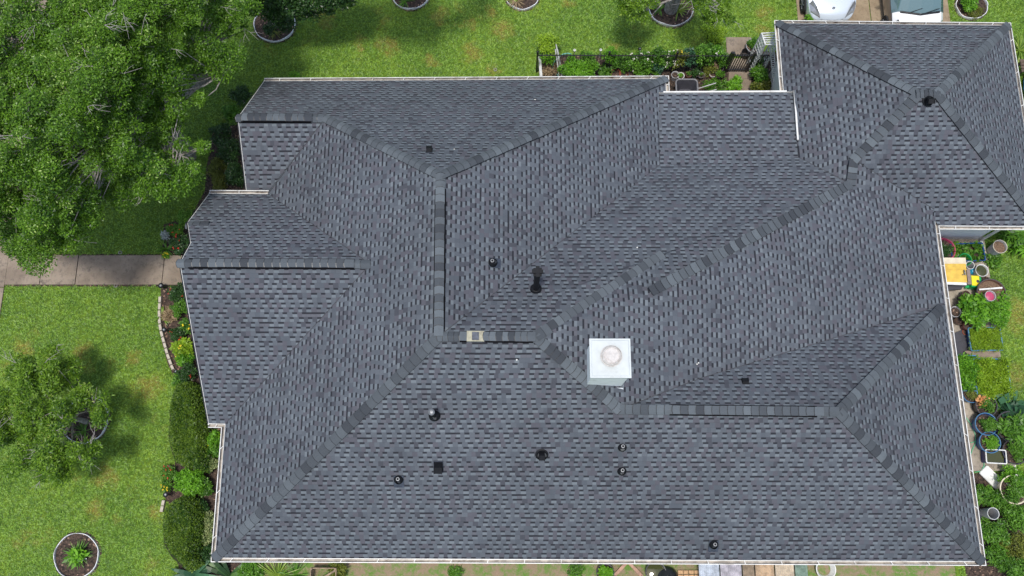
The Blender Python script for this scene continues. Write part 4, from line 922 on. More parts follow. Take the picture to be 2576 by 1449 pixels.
# pots and potted plants
def mpot(name, col, rough=.45): return simple(name, col, rough, .1, 7)
POT = {'terra': mpot('terracotta', (.34, .10, .06), .7), 'black': mpot('black plastic', (.02, .02, .022)), 'grey': mpot('grey plastic', (.16, .16, .17)), 'blue': mpot('blue plastic', (.01, .055, .20), .35), 'white': mpot('white plastic', (.66, .66, .64)),
       'brown': mpot('brown plastic', (.10, .055, .04)), 'lgrey': mpot('light grey plastic', (.40, .40, .41)), 'tealrim': mpot('pale blue rim', (.07, .20, .34)), 'green': mpot('green plastic', (.01, .30, .08), .35), 'pink': mpot('pink plastic', (.42, .06, .13), .4), 'maroon': mpot('dark maroon plastic', (.09, .02, .02)), 'navy': mpot('navy plastic', (.012, .02, .12), .35), 'cream': mpot('cream plastic', (.62, .55, .42)), 'slate': mpot('slate grey', (.045, .045, .055))}
def pot(name, label, cat, px, py, r, h, col, rim=None, fill='soil', plant=None, group=None, z0=0.0, tilt=(0, 0), sx=1, sy=1, rz=0, lean=.72):
    """px,py is the centre of the rim"""
    c = at(px, py, z0 + h); base = Vector((c.x, c.y, z0)); o = empty(name, base, label, cat, group)
    Rm = Matrix.Rotation(tilt[0], 3, 'X') @ Matrix.Rotation(tilt[1], 3, 'Y') @ Matrix.Rotation(rz, 3, 'Z'); th = max(.012, r * .06)
    b = MB(); b.lathe(base, [(0, .005), (r * lean, 0), (r * lean, .01), (r, h), (r - th, h), (r * lean - th, .02)], 26, axis=Rm, sx=sx, sy=sy); b.build('pot' if 'bucket' not in name else 'body', POT[col], o, smooth=True)
    b = MB(); k = th * .5; b.lathe(base, [(r + th * .3, h - .03), (r + th * .45, h), (r + th * .2, h + .010), (r - k, h + .008), (r - k, h - .02)], 26, axis=Rm, sx=sx, sy=sy); b.build('rim', POT[rim or col], o, smooth=True)
    if fill:
        fz = h * (.86 if fill != 'empty' else .15); rr = r * (lean + (1 - lean) * fz / h) - th
        b = MB(); b.lathe(base, [(rr, fz - .01), (rr * .6, fz + .015), (0, fz + .02)], 20, axis=Rm, sx=sx, sy=sy)
        b.build({'soil': 'soil', 'water': 'water', 'empty': 'base_plate', 'pinkin': 'lining', 'straw': 'straw'}.get(fill, 'soil'), {'soil': M['mulch'], 'water': WATER, 'empty': POT['slate'], 'pinkin': POT['pink'], 'straw': STRAW}.get(fill, M['mulch']), o, smooth=True)
    if plant:
        mt, n_l, pr, ph, L, Wd = plant
        bl = [(base.x, base.y, z0 + h + ph * .25, pr * .6, pr * .6, ph * .5)]
        for i in range(6): a_ = random.uniform(0, 6.28); bl.append((base.x + math.cos(a_) * pr * .6, base.y + math.sin(a_) * pr * .6, z0 + h + ph * random.uniform(.1, .5), pr * .38, pr * .38, ph * .3))
        crown(o, bl, n_l, L, Wd, mt, 'foliage', shell=.3)
    return o
m, n, b = mat('murky water'); b.inputs['Base Color'].default_value = (.05, .055, .02, 1); b.inputs['Roughness'].default_value = .05; WATER = m
STRAW = simple('coir and dry leaves', (.15, .095, .06), .9, .4, 30, bump=.5)
# row of pots along the north wall
NP = [(q5(1425, 805), .17, .22, 'terra', 'terra', None, 'terracotta pot with a thin pale stem close to the north gutter'), (q5(1560, 800), .16, .2, 'terra', 'terra', ('mid', 60, .1, .2, .08, .03), 'weathered terracotta pot right of the one with the thin stem'),
      (q5(1210, 710), .15, .2, 'maroon', 'maroon', ('dark', 80, .12, .25, .08, .04), 'dark maroon pot in the middle of the north bed'), (q5(1730, 790), .17, .25, 'black', 'grey', ('mid', 160, .15, .3, .08, .03), 'black pot with sparse stems near the north gutter'),
      (q5(2100, 810), .16, .22, 'grey', 'lgrey', ('mid', 160, .14, .2, .09, .03), 'grey rimmed pot touching the right half of the north gutter'), (q5(2450, 830), .13, .3, 'lgrey', 'lgrey', None, 'light grey pot lying by the gutter end'),
      (q5(2545, 845), .12, .25, 'white', 'white', ('bright', 80, .08, .12, .07, .03), 'white rimmed pot right of the gutter end'),
      (q6(165, 960), .11, .24, 'lgrey', 'grey', None, 'small grey pot above the wheelbarrow tub'), (q6(400, 960), .11, .22, 'terra', 'brown', ('mid', 60, .08, .12, .07, .03), 'small brown pot second from the white rimmed one'),
      (q6(515, 950), .13, .22, 'grey', 'black', ('dark', 200, .16, .3, .08, .03), 'dark pot overflowing with blue green leaves in the pot row'), (q6(625, 970), .11, .22, 'black', 'grey', ('mid', 40, .06, .2, .07, .02), 'black pot with a bare stem in the pot row'),
      (q6(835, 955), .11, .22, 'terra', 'white', None, 'pale rimmed pot near the right end of the pot row'), (q6(920, 830), .21, .28, 'black', 'grey', ('dry', 120, .16, .25, .12, .02), 'wide black tub with twiggy stems beside the gate post'),
      (q6(955, 960), .15, .24, 'black', 'black', ('mid', 260, .16, .2, .08, .03), 'black pot with fine pale leaves below the wide tub'), (q6(1060, 800), .11, .3, 'lgrey', 'lgrey', None, 'silver bucket shaped pot against the gate post'),
      (q6(1450, 560), .17, .3, 'black', 'black', None, 'empty black pot on the slab beside the iron gate'), (q6(1590, 440), .28, .35, 'grey', 'lgrey', ('mid', 900, .28, .3, .07, .04), 'large grey tub full of green leaves on the slab above the gate')]
for (q, r, h, c1, c2_, pl_, lb_) in NP: pot('flower_pot', lb_, 'plant pot', q[0], q[1], r, h, c1, c2_, 'empty' if 'empty' in lb_ else 'soil', pl_, 'pots along the north side')
# plants along the fence
N_S = [('shrub', 'lime green feathery bush rising past the left end of the fence', 'shrub', 1378, 112, .42, 1.3, 1500, .08, .03, 'lime', None), ('shrub', 'lime bush at the foot of the feathery one by the white plank', 'shrub', 1377, 145, .3, .9, 700, .08, .03, 'bright', None),
       ('dry_plant', 'dry strappy stalks between the white plank and the white pipes', 'plant', 1384, 172, .3, .3, 400, .2, .025, 'dry', None), ('shrub', 'bright green leafy bush right of the white pipes', 'shrub', 1440, 170, .45, .8, 1700, .08, .03, 'bright', None),
       ('shrub', 'bright green bush third from the white pipes, at the gutter', 'shrub', 1475, 172, .4, .7, 1300, .08, .03, 'bright', None), ('shrub', 'upright green bush against the fence above the bright ones', 'shrub', 1480, 150, .28, .9, 800, .08, .03, 'mid', None),
       ('shrub', 'green bush pushing through the middle fence pickets', 'shrub', 1535, 140, .3, 1.1, 900, .07, .03, 'bright', None), ('shrub', 'deep green plant left of the terracotta pots', 'shrub', 1520, 180, .26, .4, 600, .08, .03, 'mid', None),
       ('shrub', 'green plant above the terracotta pots', 'shrub', 1560, 160, .28, .7, 700, .09, .025, 'mid', None), ('flowering_shrub', 'white flowering plant right of the terracotta pots', 'shrub', 1590, 165, .32, .8, 1000, .07, .03, 'mid', ('pale', 12, .06)),
       ('flowering_shrub', 'leafy plant with pale blooms near the centre of the north bed', 'shrub', 1625, 158, .34, .9, 1100, .07, .03, 'mid', ('pale', 10, .06)), ('shrub', 'green bush below the pale blooms at the north gutter', 'shrub', 1622, 178, .28, .5, 700, .08, .03, 'mid', None),
       ('shrub', 'tall green plant against the fence right of centre', 'shrub', 1655, 142, .3, 1.1, 900, .08, .03, 'mid', None), ('shrub', 'blue green bush left of the white flowers', 'shrub', 1652, 165, .28, .7, 800, .08, .03, 'blue', None),
       ('flowering_shrub', 'cluster of small white flowers above the pot row', 'shrub', 1688, 155, .34, .8, 1000, .06, .03, 'mid', ('pale', 34, .05)), ('flowering_shrub', 'yellow leaved plant beside the small white flowers', 'shrub', 1708, 150, .26, .9, 800, .07, .03, 'olive', ('yellow', 6, .05)),
       ('shrub', 'dense blue green bush above the dark pots', 'shrub', 1738, 155, .38, .8, 1300, .08, .035, 'blue', None), ('shrub', 'green bush against the right end of the fence', 'shrub', 1765, 135, .34, 1.1, 1100, .08, .035, 'mid', None),
       ('shrub', 'leafy mid green bush behind the wide black tub', 'shrub', 1775, 158, .34, .7, 1100, .08, .035, 'mid', None), ('flowering_shrub', 'pale flowered plant just left of the gate', 'shrub', 1800, 135, .3, .9, 900, .08, .035, 'bright', ('pale', 6, .06)),
       ('shrub', 'green plant over the gate post foot', 'shrub', 1822, 150, .22, .8, 500, .08, .035, 'mid', None), ('shrub', 'fine leaved plant at the right end of the pot row', 'shrub', 1785, 185, .22, .4, 500, .1, .02, 'olive', None),
       ('shrub', 'green weeds growing on the lower slab by the porch eave', 'shrub', 1850, 212, .26, .25, 500, .09, .04, 'bright', None), ('shrub', 'grass like weeds between the wheelbarrow tub and the slab', 'shrub', 1800, 218, .45, .15, 900, .09, .02, 'mid', None),
       ('shrub', 'dark bush between the lower slab and the ladder', 'shrub', 1912, 185, .34, .7, 1200, .09, .04, 'mid', None), ('shrub', 'yellowish bush at the porch eave beside the ladder', 'shrub', 1918, 215, .34, .5, 1100, .09, .045, 'olive', None),
       ('shrub', 'dark green bush under the arbour lattice', 'shrub', 1905, 150, .25, .7, 700, .08, .04, 'dark', None), ('shrub', 'green sprig in front of the silver car at the driveway edge', 'shrub', 2036, 46, .16, .6, 260, .09, .05, 'bright', None), ('shrub', 'pale yellow green shrub in the lawn between the fence and the ring tree', 'shrub', 1800, 82, .5, .3, 900, .08, .03, 'lime', None)]
for (nm, lb_, ct, x, y, r, h, n_l, L, Wd, mt, fl) in N_S: shrub(nm, lb_, ct, x, y - ((12 if x > 1700 else 6) if 150 < y < 195 and x > 1540 and x < 1830 else 0), r * 1.08, h * (1.25 if x > 1460 and x < 1830 else 1), int(n_l * 1.2), L * 1.15, Wd * 1.2, mt, flowers=fl, nb=5, sticks=5)
lamp(1610, 122, 'grey disc topped garden lamp standing outside the fence', .06, .5)
for (x, y, lb_) in [(q5(712, 408)[0], q5(712, 408)[1], 'white ring topped stake outside the left part of the fence'), (q5(1163, 403)[0], q5(1163, 403)[1], 'white ring topped stake outside the middle of the fence'), (q5(2100, 417)[0], q5(2100, 417)[1], 'white ring topped stake right of the grey disc lamp')]:
    c = at(x, y, .5); b = MB(); b.tube([(c.x, c.y, 0), (c.x, c.y, .5)], .012, 6); b.lathe((c.x, c.y, .49), [(.022, 0), (.045, 0), (.045, .03), (.022, .03), (.022, 0)], 14); tag(b.build('garden_stake', wpaint), lb_, 'garden stake', 'ring topped stakes outside the fence')
# wheelbarrow tub behind the porch eave
o = empty('wheelbarrow', g0(1728, 235), 'grey rimmed black wheelbarrow parked under the porch eave', 'wheelbarrow'); c = at(1728, 222, .6)
def rrect(hx, hy, r, n=6):
    p_ = []
    for (cx, cy, a0) in ((hx - r, hy - r, 0), (-hx + r, hy - r, 90), (-hx + r, -hy + r, 180), (hx - r, -hy + r, 270)):
        for k in range(n + 1): a = R(a0 + 90 * k / n); p_.append((cx + math.cos(a) * r, cy + math.sin(a) * r))
    return p_
def loft(b, c, rings):
    n = len(rings[0][0]); vs = []
    for pr, z in rings: vs += [(c.x + x, c.y + y, c.z + z) for x, y in pr]
    fs = []
    for i in range(len(rings) - 1):
        for k in range(n): fs.append((i * n + k, i * n + (k + 1) % n, (i + 1) * n + (k + 1) % n, (i + 1) * n + k))
    fs.append(tuple(range((len(rings) - 1) * n, len(rings) * n))); b.mesh(vs, fs)
cz = Vector((c.x, c.y, .25)); b = MB(); loft(b, cz, [(rrect(.22, .16, .08), 0), (rrect(.36, .33, .12), .35), (rrect(.33, .30, .11), .35), (rrect(.2, .14, .08), .03)]); b.build('tub', POT['slate'], o, smooth=True)
b = MB(); pr = rrect(.355, .325, .12); b.tube([(cz.x + x, cz.y + y, .605) for x, y in pr + pr[:1]], .028, 8, False); b.build('rim', POT['grey'], o, smooth=True)
b = MB(); b.tube([(cz.x + .3, cz.y + .1, .3), (cz.x + 1.0, cz.y + .22, .55)], .018, 8); b.tube([(cz.x + .3, cz.y - .1, .3), (cz.x + 1.0, cz.y - .02, .55)], .018, 8); b.build('handle', POT['lgrey'], o)
b = MB(); b.lathe((cz.x - .5, cz.y, .17), [(.08, -.04), (.17, -.05), (.18, 0), (.17, .05), (.08, .04)], 20, axis=Matrix.Rotation(R(90), 3, 'X')); b.build('wheel', M['black'], o, smooth=True)

# ------------------------------------------------------------------ east side patio clutter
def boxpot(name, label, cat, px, py, hx, hy, h, col, rim=None, fill='soil', plant=None, rz=0, group=None, z0=0.0):
    c = at(px, py, z0 + h); base = Vector((c.x, c.y, z0)); o = empty(name, base, label, cat, group)
    def rot(pr): return [(x * math.cos(rz) - y * math.sin(rz), x * math.sin(rz) + y * math.cos(rz)) for x, y in pr]
    b = MB(); loft(b, base, [(rot(rrect(hx * .9, hy * .9, .03)), 0), (rot(rrect(hx, hy, .04)), h), (rot(rrect(hx - .02, hy - .02, .03)), h), (rot(rrect(hx * .9 - .02, hy * .9 - .02, .03)), .05)]); b.build('box', POT[col], o, smooth=True)
    b = MB(); pr = rot(rrect(hx, hy, .04)); b.tube([(base.x + x, base.y + y, z0 + h) for x, y in pr + pr[:1]], .02, 6, False); b.build('rim', POT[rim or col], o, smooth=True)
    if fill: b = MB(); b.mesh([(base.x + x, base.y + y, z0 + h * .82) for x, y in rot(rrect(hx * .95 - .02, hy * .95 - .02, .03))], [tuple(range(28))]); b.build('soil' if fill == 'soil' else 'water', M['mulch'] if fill == 'soil' else WATER, o)
    if plant:
        mt, n_l, L, Wd, ph = plant; X = rng.uniform(-hx, hx, n_l); Y = rng.uniform(-hy, hy, n_l)
        P = np.stack([base.x + X * math.cos(rz) - Y * math.sin(rz), base.y + X * math.sin(rz) + Y * math.cos(rz), z0 + h * .85 + ph * rng.random(n_l) * (.6 + .4 * np.sin(X * 9) * np.cos(Y * 7))], 1); np_mesh('foliage', leaf_quads(P, L, Wd, .5, .3), 4, tones(n_l), LM[mt], o)
    return o
boxpot('planter_box', 'blue plastic planter with round green leaves below the garage wall', 'planter', *q2(755, 545), .52, .29, .4, 'navy', 'blue', 'soil', ('mid', 260, .14, .12, .12), R(2), 'rectangular planters on the side patio')
o = pot('pink_tub', 'large pink tub of dark foliage half hidden by the roof gutter', 'tub', *q2(455, 510), .38, .45, 'pink', 'pink', 'soil', ('dark', 500, .26, .15, .08, .04))
pot('bucket', 'tall off white bucket of brown stalks beside the garage corner', 'bucket', *q2(1155, 475), .22, .55, 'lgrey', 'cream', 'straw', None, 'buckets on the side patio', tilt=(0, 0))
# yellow topped work table
c = at(*q2(610, 830), .75); TH = .72; o = empty('work_table', (c.x, c.y, 0), 'yellow topped work table against the east gutter', 'table'); yel = simple('yellow painted board', (.62, .41, .07), .6, .15, 5, dirt=(.36, .24, .08))
a0, a1 = at(*q2(440, 690), TH), at(*q2(755, 920), TH); 
b = MB(); b.box(((a0.x + a1.x) / 2, (a0.y + a1.y) / 2, TH), (a1.x - a0.x, a0.y - a1.y, .04)); b.build('tabletop', yel, o); b = MB(); b.box(((a0.x + a1.x) / 2, a0.y - .19, TH + .03), (a1.x - a0.x, .02, .02)); b.build('ledge', yel, o)
for sx_ in (a0.x + .06, a1.x - .06):
    for sy_ in (a0.y - .06, a1.y + .06): b = MB(); b.box((sx_, sy_, TH / 2), (.05, .05, TH)); b.build('leg', POT['slate'], o)
b = MB(); c = at(*q2(565, 655), .7); b.box((c.x, c.y, .68), (.85, .22, .05)); b.box((c.x, c.y, .34), (.8, .05, .62)); tag(b.build('board', POT['cream']), 'cream board on edge along the top side of the yellow table', 'board')
b = MB(); c = at(*q2(600, 932), .8); b.box((c.x, c.y, .78), (.7, .08, .05), R(-2)); tag(b.build('plank', POT['white']), 'white strip of wood along the lower side of the yellow table', 'plank')
b = MB(); c = at(*q2(778, 840), .8); b.box((c.x, c.y, .7), (.13, .5, .08)); b.box((c.x, c.y, .35), (.1, .4, .6)); tag(b.build('board', simple('grey brown board', (.22, .17, .15), .8)), 'grey brown board standing at the right end of the yellow table', 'board')
b = MB(); c = at(*q2(715, 800), .8); b.tube([c + Vector((0, .1, 0)), c + Vector((0, .02, .02)), c + Vector((.03, -.08, 0))], [.012, .022, .01], 8); b.tube([c + Vector((-.07, -.07, 0)), c + Vector((0, -.03, 0))], .012, 6); tag(b.build('garden_tap', M['steel']), 'small metal tap fitting lying on the yellow table', 'tap')
b = MB(); c = at(*q2(560, 975), .45); b.box((c.x, c.y, .45), (.55, .2, .1), R(4)); b.box((c.x + .36, c.y + .05, .45), (.25, .1, .08), R(25)); tag(b.build('seat_frame', POT['slate']), 'dark slate trough below the yellow table', 'trough')
pot('flower_pot', 'green scalloped pot tucked under the cream board', 'plant pot', *q2(725, 635), .2, .5, 'green', 'green', 'empty', None, 'pots on the side patio')
pot('bucket', 'small grey bucket between the yellow table and the blue planter', 'bucket', *q2(785, 705), .13, .5, 'lgrey', 'white', 'empty', None, 'buckets on the side patio')
b = MB(); c = at(*q2(833, 770), .2); b.lathe((c.x, c.y, 0), [(.0, 0), (.09, 0), (.12, .12), (.08, .22), (.03, .24), (.03, .3), (0, .3)], 16); b.bar((c.x + .1, c.y, .1), (c.x + .25, c.y + .03, .25), .03); tag(b.build('watering_can', simple('bright cyan plastic', (.02, .30, .48), .35)), 'bright cyan watering can left of the white round pot', 'watering can')
pot('flower_pot', 'white round pot half full of yellowish water', 'plant pot', *q2(930, 770), .2, .4, 'white', 'white', 'water', None, 'pots on the side patio')
o = empty('soil_bag', at(*q2(860, 920)), 'yellow and green bag of potting soil beside the table', 'bag'); c = at(*q2(862, 905), .3)
b = MB(); b.box((c.x, c.y, .15), (.37, .42, .28), R(-3), .88); b.build('sack', POT['green'], o, smooth=False); b = MB(); b.box((c.x - .03, c.y + .02, .297), (.24, .32, .02), R(-3)); b.build('printed_panel', simple('yellow print', (.80, .62, .02), .4, .03), o); b = MB(); b.lathe((c.x + .04, c.y, .308), [(.05, 0), (0, .003)], 14); b.build('printed_dot', POT['slate'], o)
b = MB(); c = at(*q2(820, 975), .05); b.box((c.x, c.y, .1), (.6, .08, .12), R(4)); tag(b.build('trough', POT['green']), 'narrow green trough edge below the bag of potting soil', 'trough')
pot('flower_pot', 'small dark brown pot right of the bag of potting soil', 'plant pot', *q2(945, 855), .1, .25, 'brown', 'brown', 'soil', None, 'pots on the side patio'); pot('flower_pot', 'brown pot touching the half barrel', 'plant pot', *q2(980, 905), .15, .25, 'brown', 'black', 'soil', None, 'pots on the side patio')
pot('half_barrel', 'dark half barrel planter holding sticks at the lawn edge', 'planter', *q2(1050, 1050), .46, .42, 'brown', 'slate', 'straw', ('dry', 120, .3, .1, .2, .02)); b = MB(); b.bar(at(*q2(895, 1008), .5), at(*q2(1180, 985), .5), .05, .03); tag(b.build('stick', POT['white']), 'white stick laid across the half barrel', 'stick')
pot('bucket', 'grey bucket with a pink inside standing in the half barrel', 'bucket', *q2(1035, 1085), .165, .42, 'lgrey', 'lgrey', 'pinkin', None, 'buckets on the side patio', z0=.36)
for (q, r, h, c1, lb_) in [(q2(735, 1075), .14, .3, 'brown', 'brown pot above the big leafy plants on the patio'), (q2(690, 1100), .1, .25, 'slate', 'slate pot left of the brown one above the leafy plants'), (q2(605, 1280), .17, .35, 'lgrey', 'grey pot at the left of the big leafy plants'), (q2(665, 1380), .15, .3, 'brown', 'brown pot below the grey one beside the leafy plants'),
    (q3(745, 140), .12, .3, 'maroon', 'dark maroon pot under the leafy plants'), (q3(730, 212), .1, .1, 'terra', 'shallow terracotta saucer pot by the blue grass box')]:
    pot('flower_pot', lb_, 'plant pot', q[0], q[1], r, h, c1, None, 'soil', None, 'pots on the side patio')
pot('potted_plant', 'potted plant with broad palmate leaves, the left one on the patio', 'potted plant', *q2(790, 1200), .24, .35, 'black', 'slate', 'soil', ('bright', 620, .42, .5, .17, .08), 'potted plants on the side patio')
pot('potted_plant', 'potted plant with broad palmate leaves below the left one', 'potted plant', *q2(800, 1340), .22, .35, 'black', 'slate', 'soil', ('bright', 560, .38, .45, .17, .08), 'potted plants on the side patio')
pot('potted_plant', 'bushy potted plant with narrow leaves nearest the lawn', 'potted plant', *q2(1130, 1310), .26, .35, 'slate', 'tealrim', 'soil', ('bright', 1400, .50, .45, .10, .04), 'potted plants on the side patio')
pot('potted_plant', 'small potted sapling right of the half barrel', 'potted plant', *q2(1150, 1130), .12, .25, 'black', 'black', 'soil', ('bright', 60, .2, .4, .14, .1), 'potted plants on the side patio')
boxpot('planter_box', 'blue box overflowing with fine bright green shoots', 'planter', *q3(975, 300), .50, .36, .3, 'blue', 'tealrim', 'soil', ('lime', 3800, .10, .016, .22), R(1), 'rectangular planters on the side patio')
for i, (x, y, rz, lb_) in enumerate([(640, 260, 20, 'uppermost loose slate shingle under the gutter'), (650, 330, -15, 'loose dark shingle stacked second from the top'), (665, 390, 25, 'loose dark shingle crossing the middle of the stack'), (690, 450, -35, 'loose dark shingle at the right of the stack'), (700, 510, 10, 'lowest loose dark shingle beside the concrete slab')]):
    c = at(*q3(x, y), .06); b = MB(); b.box((c.x, c.y, .045 + .012 * (i % 3)), (.5, .26, .012), R(rz)); b.box((c.x + .02, c.y + .02, .06 + .012 * (i % 3)), (.35, .2, .01), R(rz + 12)); tag(b.build('loose_shingle', POT['slate']), lb_, 'shingle', 'spare shingles on the patio')
b = MB(); pts = [at(*q3(*p), .16)[:2] for p in [(760, 445), (1140, 410), (1155, 590), (850, 585), (715, 450)]]; b.prism(pts, .1, .17); tag(b.build('paving_slab', M['walk']), 'loose grey paving slab between the two green planters', 'paving slab')
boxpot('planter_box', 'blue trough of lettuce hard against the east gutter', 'planter', *q3(760, 720), .30, .55, .35, 'blue', 'tealrim', 'soil', ('bright', 1700, .11, .04, .25), R(-1), 'rectangular planters on the side patio')
boxpot('planter_box', 'wide blue frame bed of lime green leaves beside the lawn', 'planter', *q3(1060, 790), .52, .62, .35, 'blue', 'tealrim', 'soil', ('lime', 5200, .11, .03, .25), R(-1), 'rectangular planters on the side patio')
TUBS = [(q3(800, 975), .28, .35, 'blue', 'tealrim', ('olive', 300, .2, .1, .06, .02), 'round blue tub with a pale rim and mossy water at the gutter'), (q3(985, 1120), .33, .42, 'black', 'slate', ('mid', 380, .25, .2, .08, .03), 'black tub with orange dry leaves'),
        (q4(985, 100), .34, .45, 'blue', 'tealrim', ('mid', 650, .26, .3, .08, .03), 'upper blue tub with an overhanging leafy plant'), (q4(1030, 325), .32, .42, 'blue', 'tealrim', ('bright', 520, .25, .15, .08, .025), 'lower blue tub with feathery seedlings'),
        (q4(1290, 130), .46, .5, 'black', 'slate', ('mid', 700, .5, .5, .16, .07), 'broad black tub with large lobed leaves at the right edge'), (q4(1340, 440), .38, .4, 'slate', 'slate', ('mid', 900, .32, .35, .08, .03), 'slate tub with a feathery plant above the patio corner')]
for (q, r, h, c1, c2_, pl_, lb_) in TUBS: pot('planting_tub', lb_, 'tub', q[0], q[1], r, h, c1, c2_, 'soil', pl_, 'round tubs on the side patio')
c = at(*q3(960, 1060), .5); P, k = blob_points([(c.x, c.y, .42, .2, .16, .08)], 160, .1); tag(np_mesh('dry_leaves', leaf_quads(P, .09, .06), 4, rng.random(160), LM['orange']), 'heap of orange dry leaves lying in the black tub', 'leaves')
boxpot('planter_box', 'rectangular blue tub with a white rim holding murky water', 'planter', *q4(1105, 500), .30, .20, .4, 'navy', 'white', 'water', None, R(-3), 'rectangular planters on the side patio')
b = MB(); c = at(*q4(1040, 755), .06); b.mi = 0; loft(b, Vector((c.x, c.y, .04)), [([(x * math.cos(R(-48)) - y * math.sin(R(-48)), x * math.sin(R(-48)) + y * math.cos(R(-48))) for x, y in rrect(.33 * k_, .185 * k_, .05)], z_) for k_, z_ in ((.97, 0), (1, .03), (.96, .06), (.9, .05))]); tag(b.build('storage_lid', POT['white'], smooth=True), 'white plastic storage lid lying askew on the patio', 'lid')
b = MB(); hp = [q4(735, 20), q4(800, 110), q4(850, 240), q4(850, 330), q4(810, 420), q4(795, 470)]; b.tube([at(x, y, .06) for x, y in hp], .013, 8); hp = [q4(790, 330), q4(850, 315), q4(920, 400), q4(955, 520), q4(955, 620), q4(920, 680), q4(840, 695)]; b.tube([at(x, y, .055) for x, y in hp], .013, 8); tag(b.build('garden_hose', simple('pale green hose', (.10, .42, .22), .4), smooth=True), 'pale green hose snaking along the east gutter', 'hose')
pot('bucket', 'grey pipe like bucket with a dark mouth among the lower right bushes', 'bucket', *q4(1070, 1205), .17, .6, 'lgrey', 'white', 'empty', None, 'buckets on the side patio', lean=.9)
pot('planting_tub', 'tan tub of leafy growth at the right end of the patio', 'tub', *q4(1330, 910), .42, .5, 'cream', 'cream', 'soil', ('mid', 1200, .42, .3, .08, .035), 'round tubs on the side patio')
E_S = [('shrub', 'leafy shrub with long leaves at the garage corner', 'shrub', 2548, 590, .42, .7, 420, .24, .06, 'mid', None), ('shrub', 'bright spiky leaved shrub at the right edge beside the garage', 'shrub', 2572, 612, .36, .5, 280, .24, .06, 'bright', None), ('shrub', 'low green weeds below the tall off white bucket', 'shrub', 2500, 655, .35, .2, 500, .08, .04, 'mid', None),
       ('shrub', 'green shrub below the white storage lid', 'shrub', 2475, 1245, .4, .5, 1500, .08, .035, 'mid', None), ('flowering_shrub', 'shrub with pale buds right of the storage lid', 'shrub', 2555, 1210, .5, .7, 1700, .08, .035, 'bright', ('pale', 8, .06)), ('shrub', 'lower right bush left of the pale budded one', 'shrub', 2520, 1262, .4, .6, 1500, .08, .035, 'mid', None),
       ('shrub', 'bush right of the pipe like bucket', 'shrub', 2560, 1300, .5, .8, 2000, .08, .035, 'mid', None), ('shrub', 'bush directly below the pipe like bucket', 'shrub', 2500, 1340, .48, .7, 2000, .08, .035, 'mid', None), ('shrub', 'dark twiggy bush at the right edge, lower right corner', 'shrub', 2560, 1375, .5, .8, 2000, .07, .03, 'olive', None),
       ('shrub', 'bush nearest the southeast roof corner', 'shrub', 2510, 1395, .45, .6, 1700, .08, .035, 'mid', None), ('shrub', 'bush in the extreme lower right corner', 'shrub', 2565, 1435, .5, .7, 1800, .08, .035, 'mid', None), ('shrub', 'straggly plant between the black tub and the broad black tub', 'shrub', 2525, 1010, .36, .5, 800, .10, .04, 'mid', None), ('shrub', 'large leaved vine by the broad black tub', 'shrub', 2545, 1030, .4, .6, 160, .26, .16, 'blue', None),
       ('shrub', 'green grassy growth at the lower right of the blue frame bed', 'shrub', 2510, 975, .3, .3, 600, .1, .03, 'lime', None), ('strap', None, None, 0, 0, 0, 0, 0, 0, 0, None, None)]
for (nm, lb_, ct, x, y, r, h, n_l, L, Wd, mt, fl) in E_S[:-1]: shrub(nm, lb_, ct, x, y, r, h, int(n_l * .75), L * 1.25, Wd * 1.25, mt, flowers=fl)
rosette('strap_leaf_plant', 'spiky grass clump at the right edge beside the garage gutter', 'plant', 2562, 128, .7, 46, .035, 'strap', .5)
# wooden bench and blue toy at the right edge behind the garage
b = MB(); c = at(2590, 165, .45); wood = simple('weathered dark wood', (.10, .07, .05), .8, .3, 12)
o = empty('bench', (c.x + .1, c.y, 0), 'weathered wooden bench at the right edge above the blue pool toy', 'bench')
for k in range(4): b.box((c.x + .15, c.y - .18 + k * .12, .45), (.9, .1, .03))
b.build('seat', wood, o); b = MB(); [b.box((c.x + .15 + dx_, c.y + dy_, .22), (.06, .06, .44)) for dx_ in (-.38, .38) for dy_ in (-.15, .15)]; b.build('legs', wood, o)
c = at(2600, 220, .3); b = MB(); b.lathe((c.x + .25, c.y, .0), [(0, .04), (.42, .04), (.5, .16), (.42, .28), (.36, .16), (.0, .12)], 26, sy=1.6); tag(b.build('paddling_pool', simple('blue patterned vinyl', (.02, .10, .26), .3, .6, 6), smooth=True), 'blue inflatable pool cut by the right edge beside the garage', 'paddling pool')

# ------------------------------------------------------------------ strip below the south gutter
b = MB(); c = at(812, 1455, .5); o = empty('wooden_crate', (c.x, c.y, 0), 'wooden slatted crate at the bottom edge below the south gutter', 'crate'); wd = simple('grey brown slats', (.26, .19, .13), .8, .3, 10)
for k in range(3):
    for sy_ in (-1, 1): b.box((c.x, c.y + sy_ * .28, .12 + k * .16), (.75, .025, .1)); b.box((c.x + sy_ * .37, c.y, .12 + k * .16), (.025, .56, .1))
b.build('slats', wd, o); b = MB()
for sx_ in (-.35, .35):
    for sy_ in (-.26, .26): b.box((c.x + sx_, c.y + sy_, .27), (.05, .05, .54))
b.build('corner_posts', wd, o); b = MB(); b.bar((c.x - .35, c.y - .2, .5), (c.x + .35, c.y + .22, .5), .05, .03); b.build('brace', wd, o)
pot('potted_plant', 'round black pot of bright green leaves below the south gutter', 'potted plant', 1523, 1442, .26, .3, 'black', 'slate', 'soil', ('bright', 420, .22, .2, .1, .06), 'pots below the south gutter')
pot('flower_pot', 'black rimmed tub right of the brick diamond below the south gutter', 'plant pot', 1650, 1440, .3, .3, 'black', 'slate', 'water', None, 'pots below the south gutter')
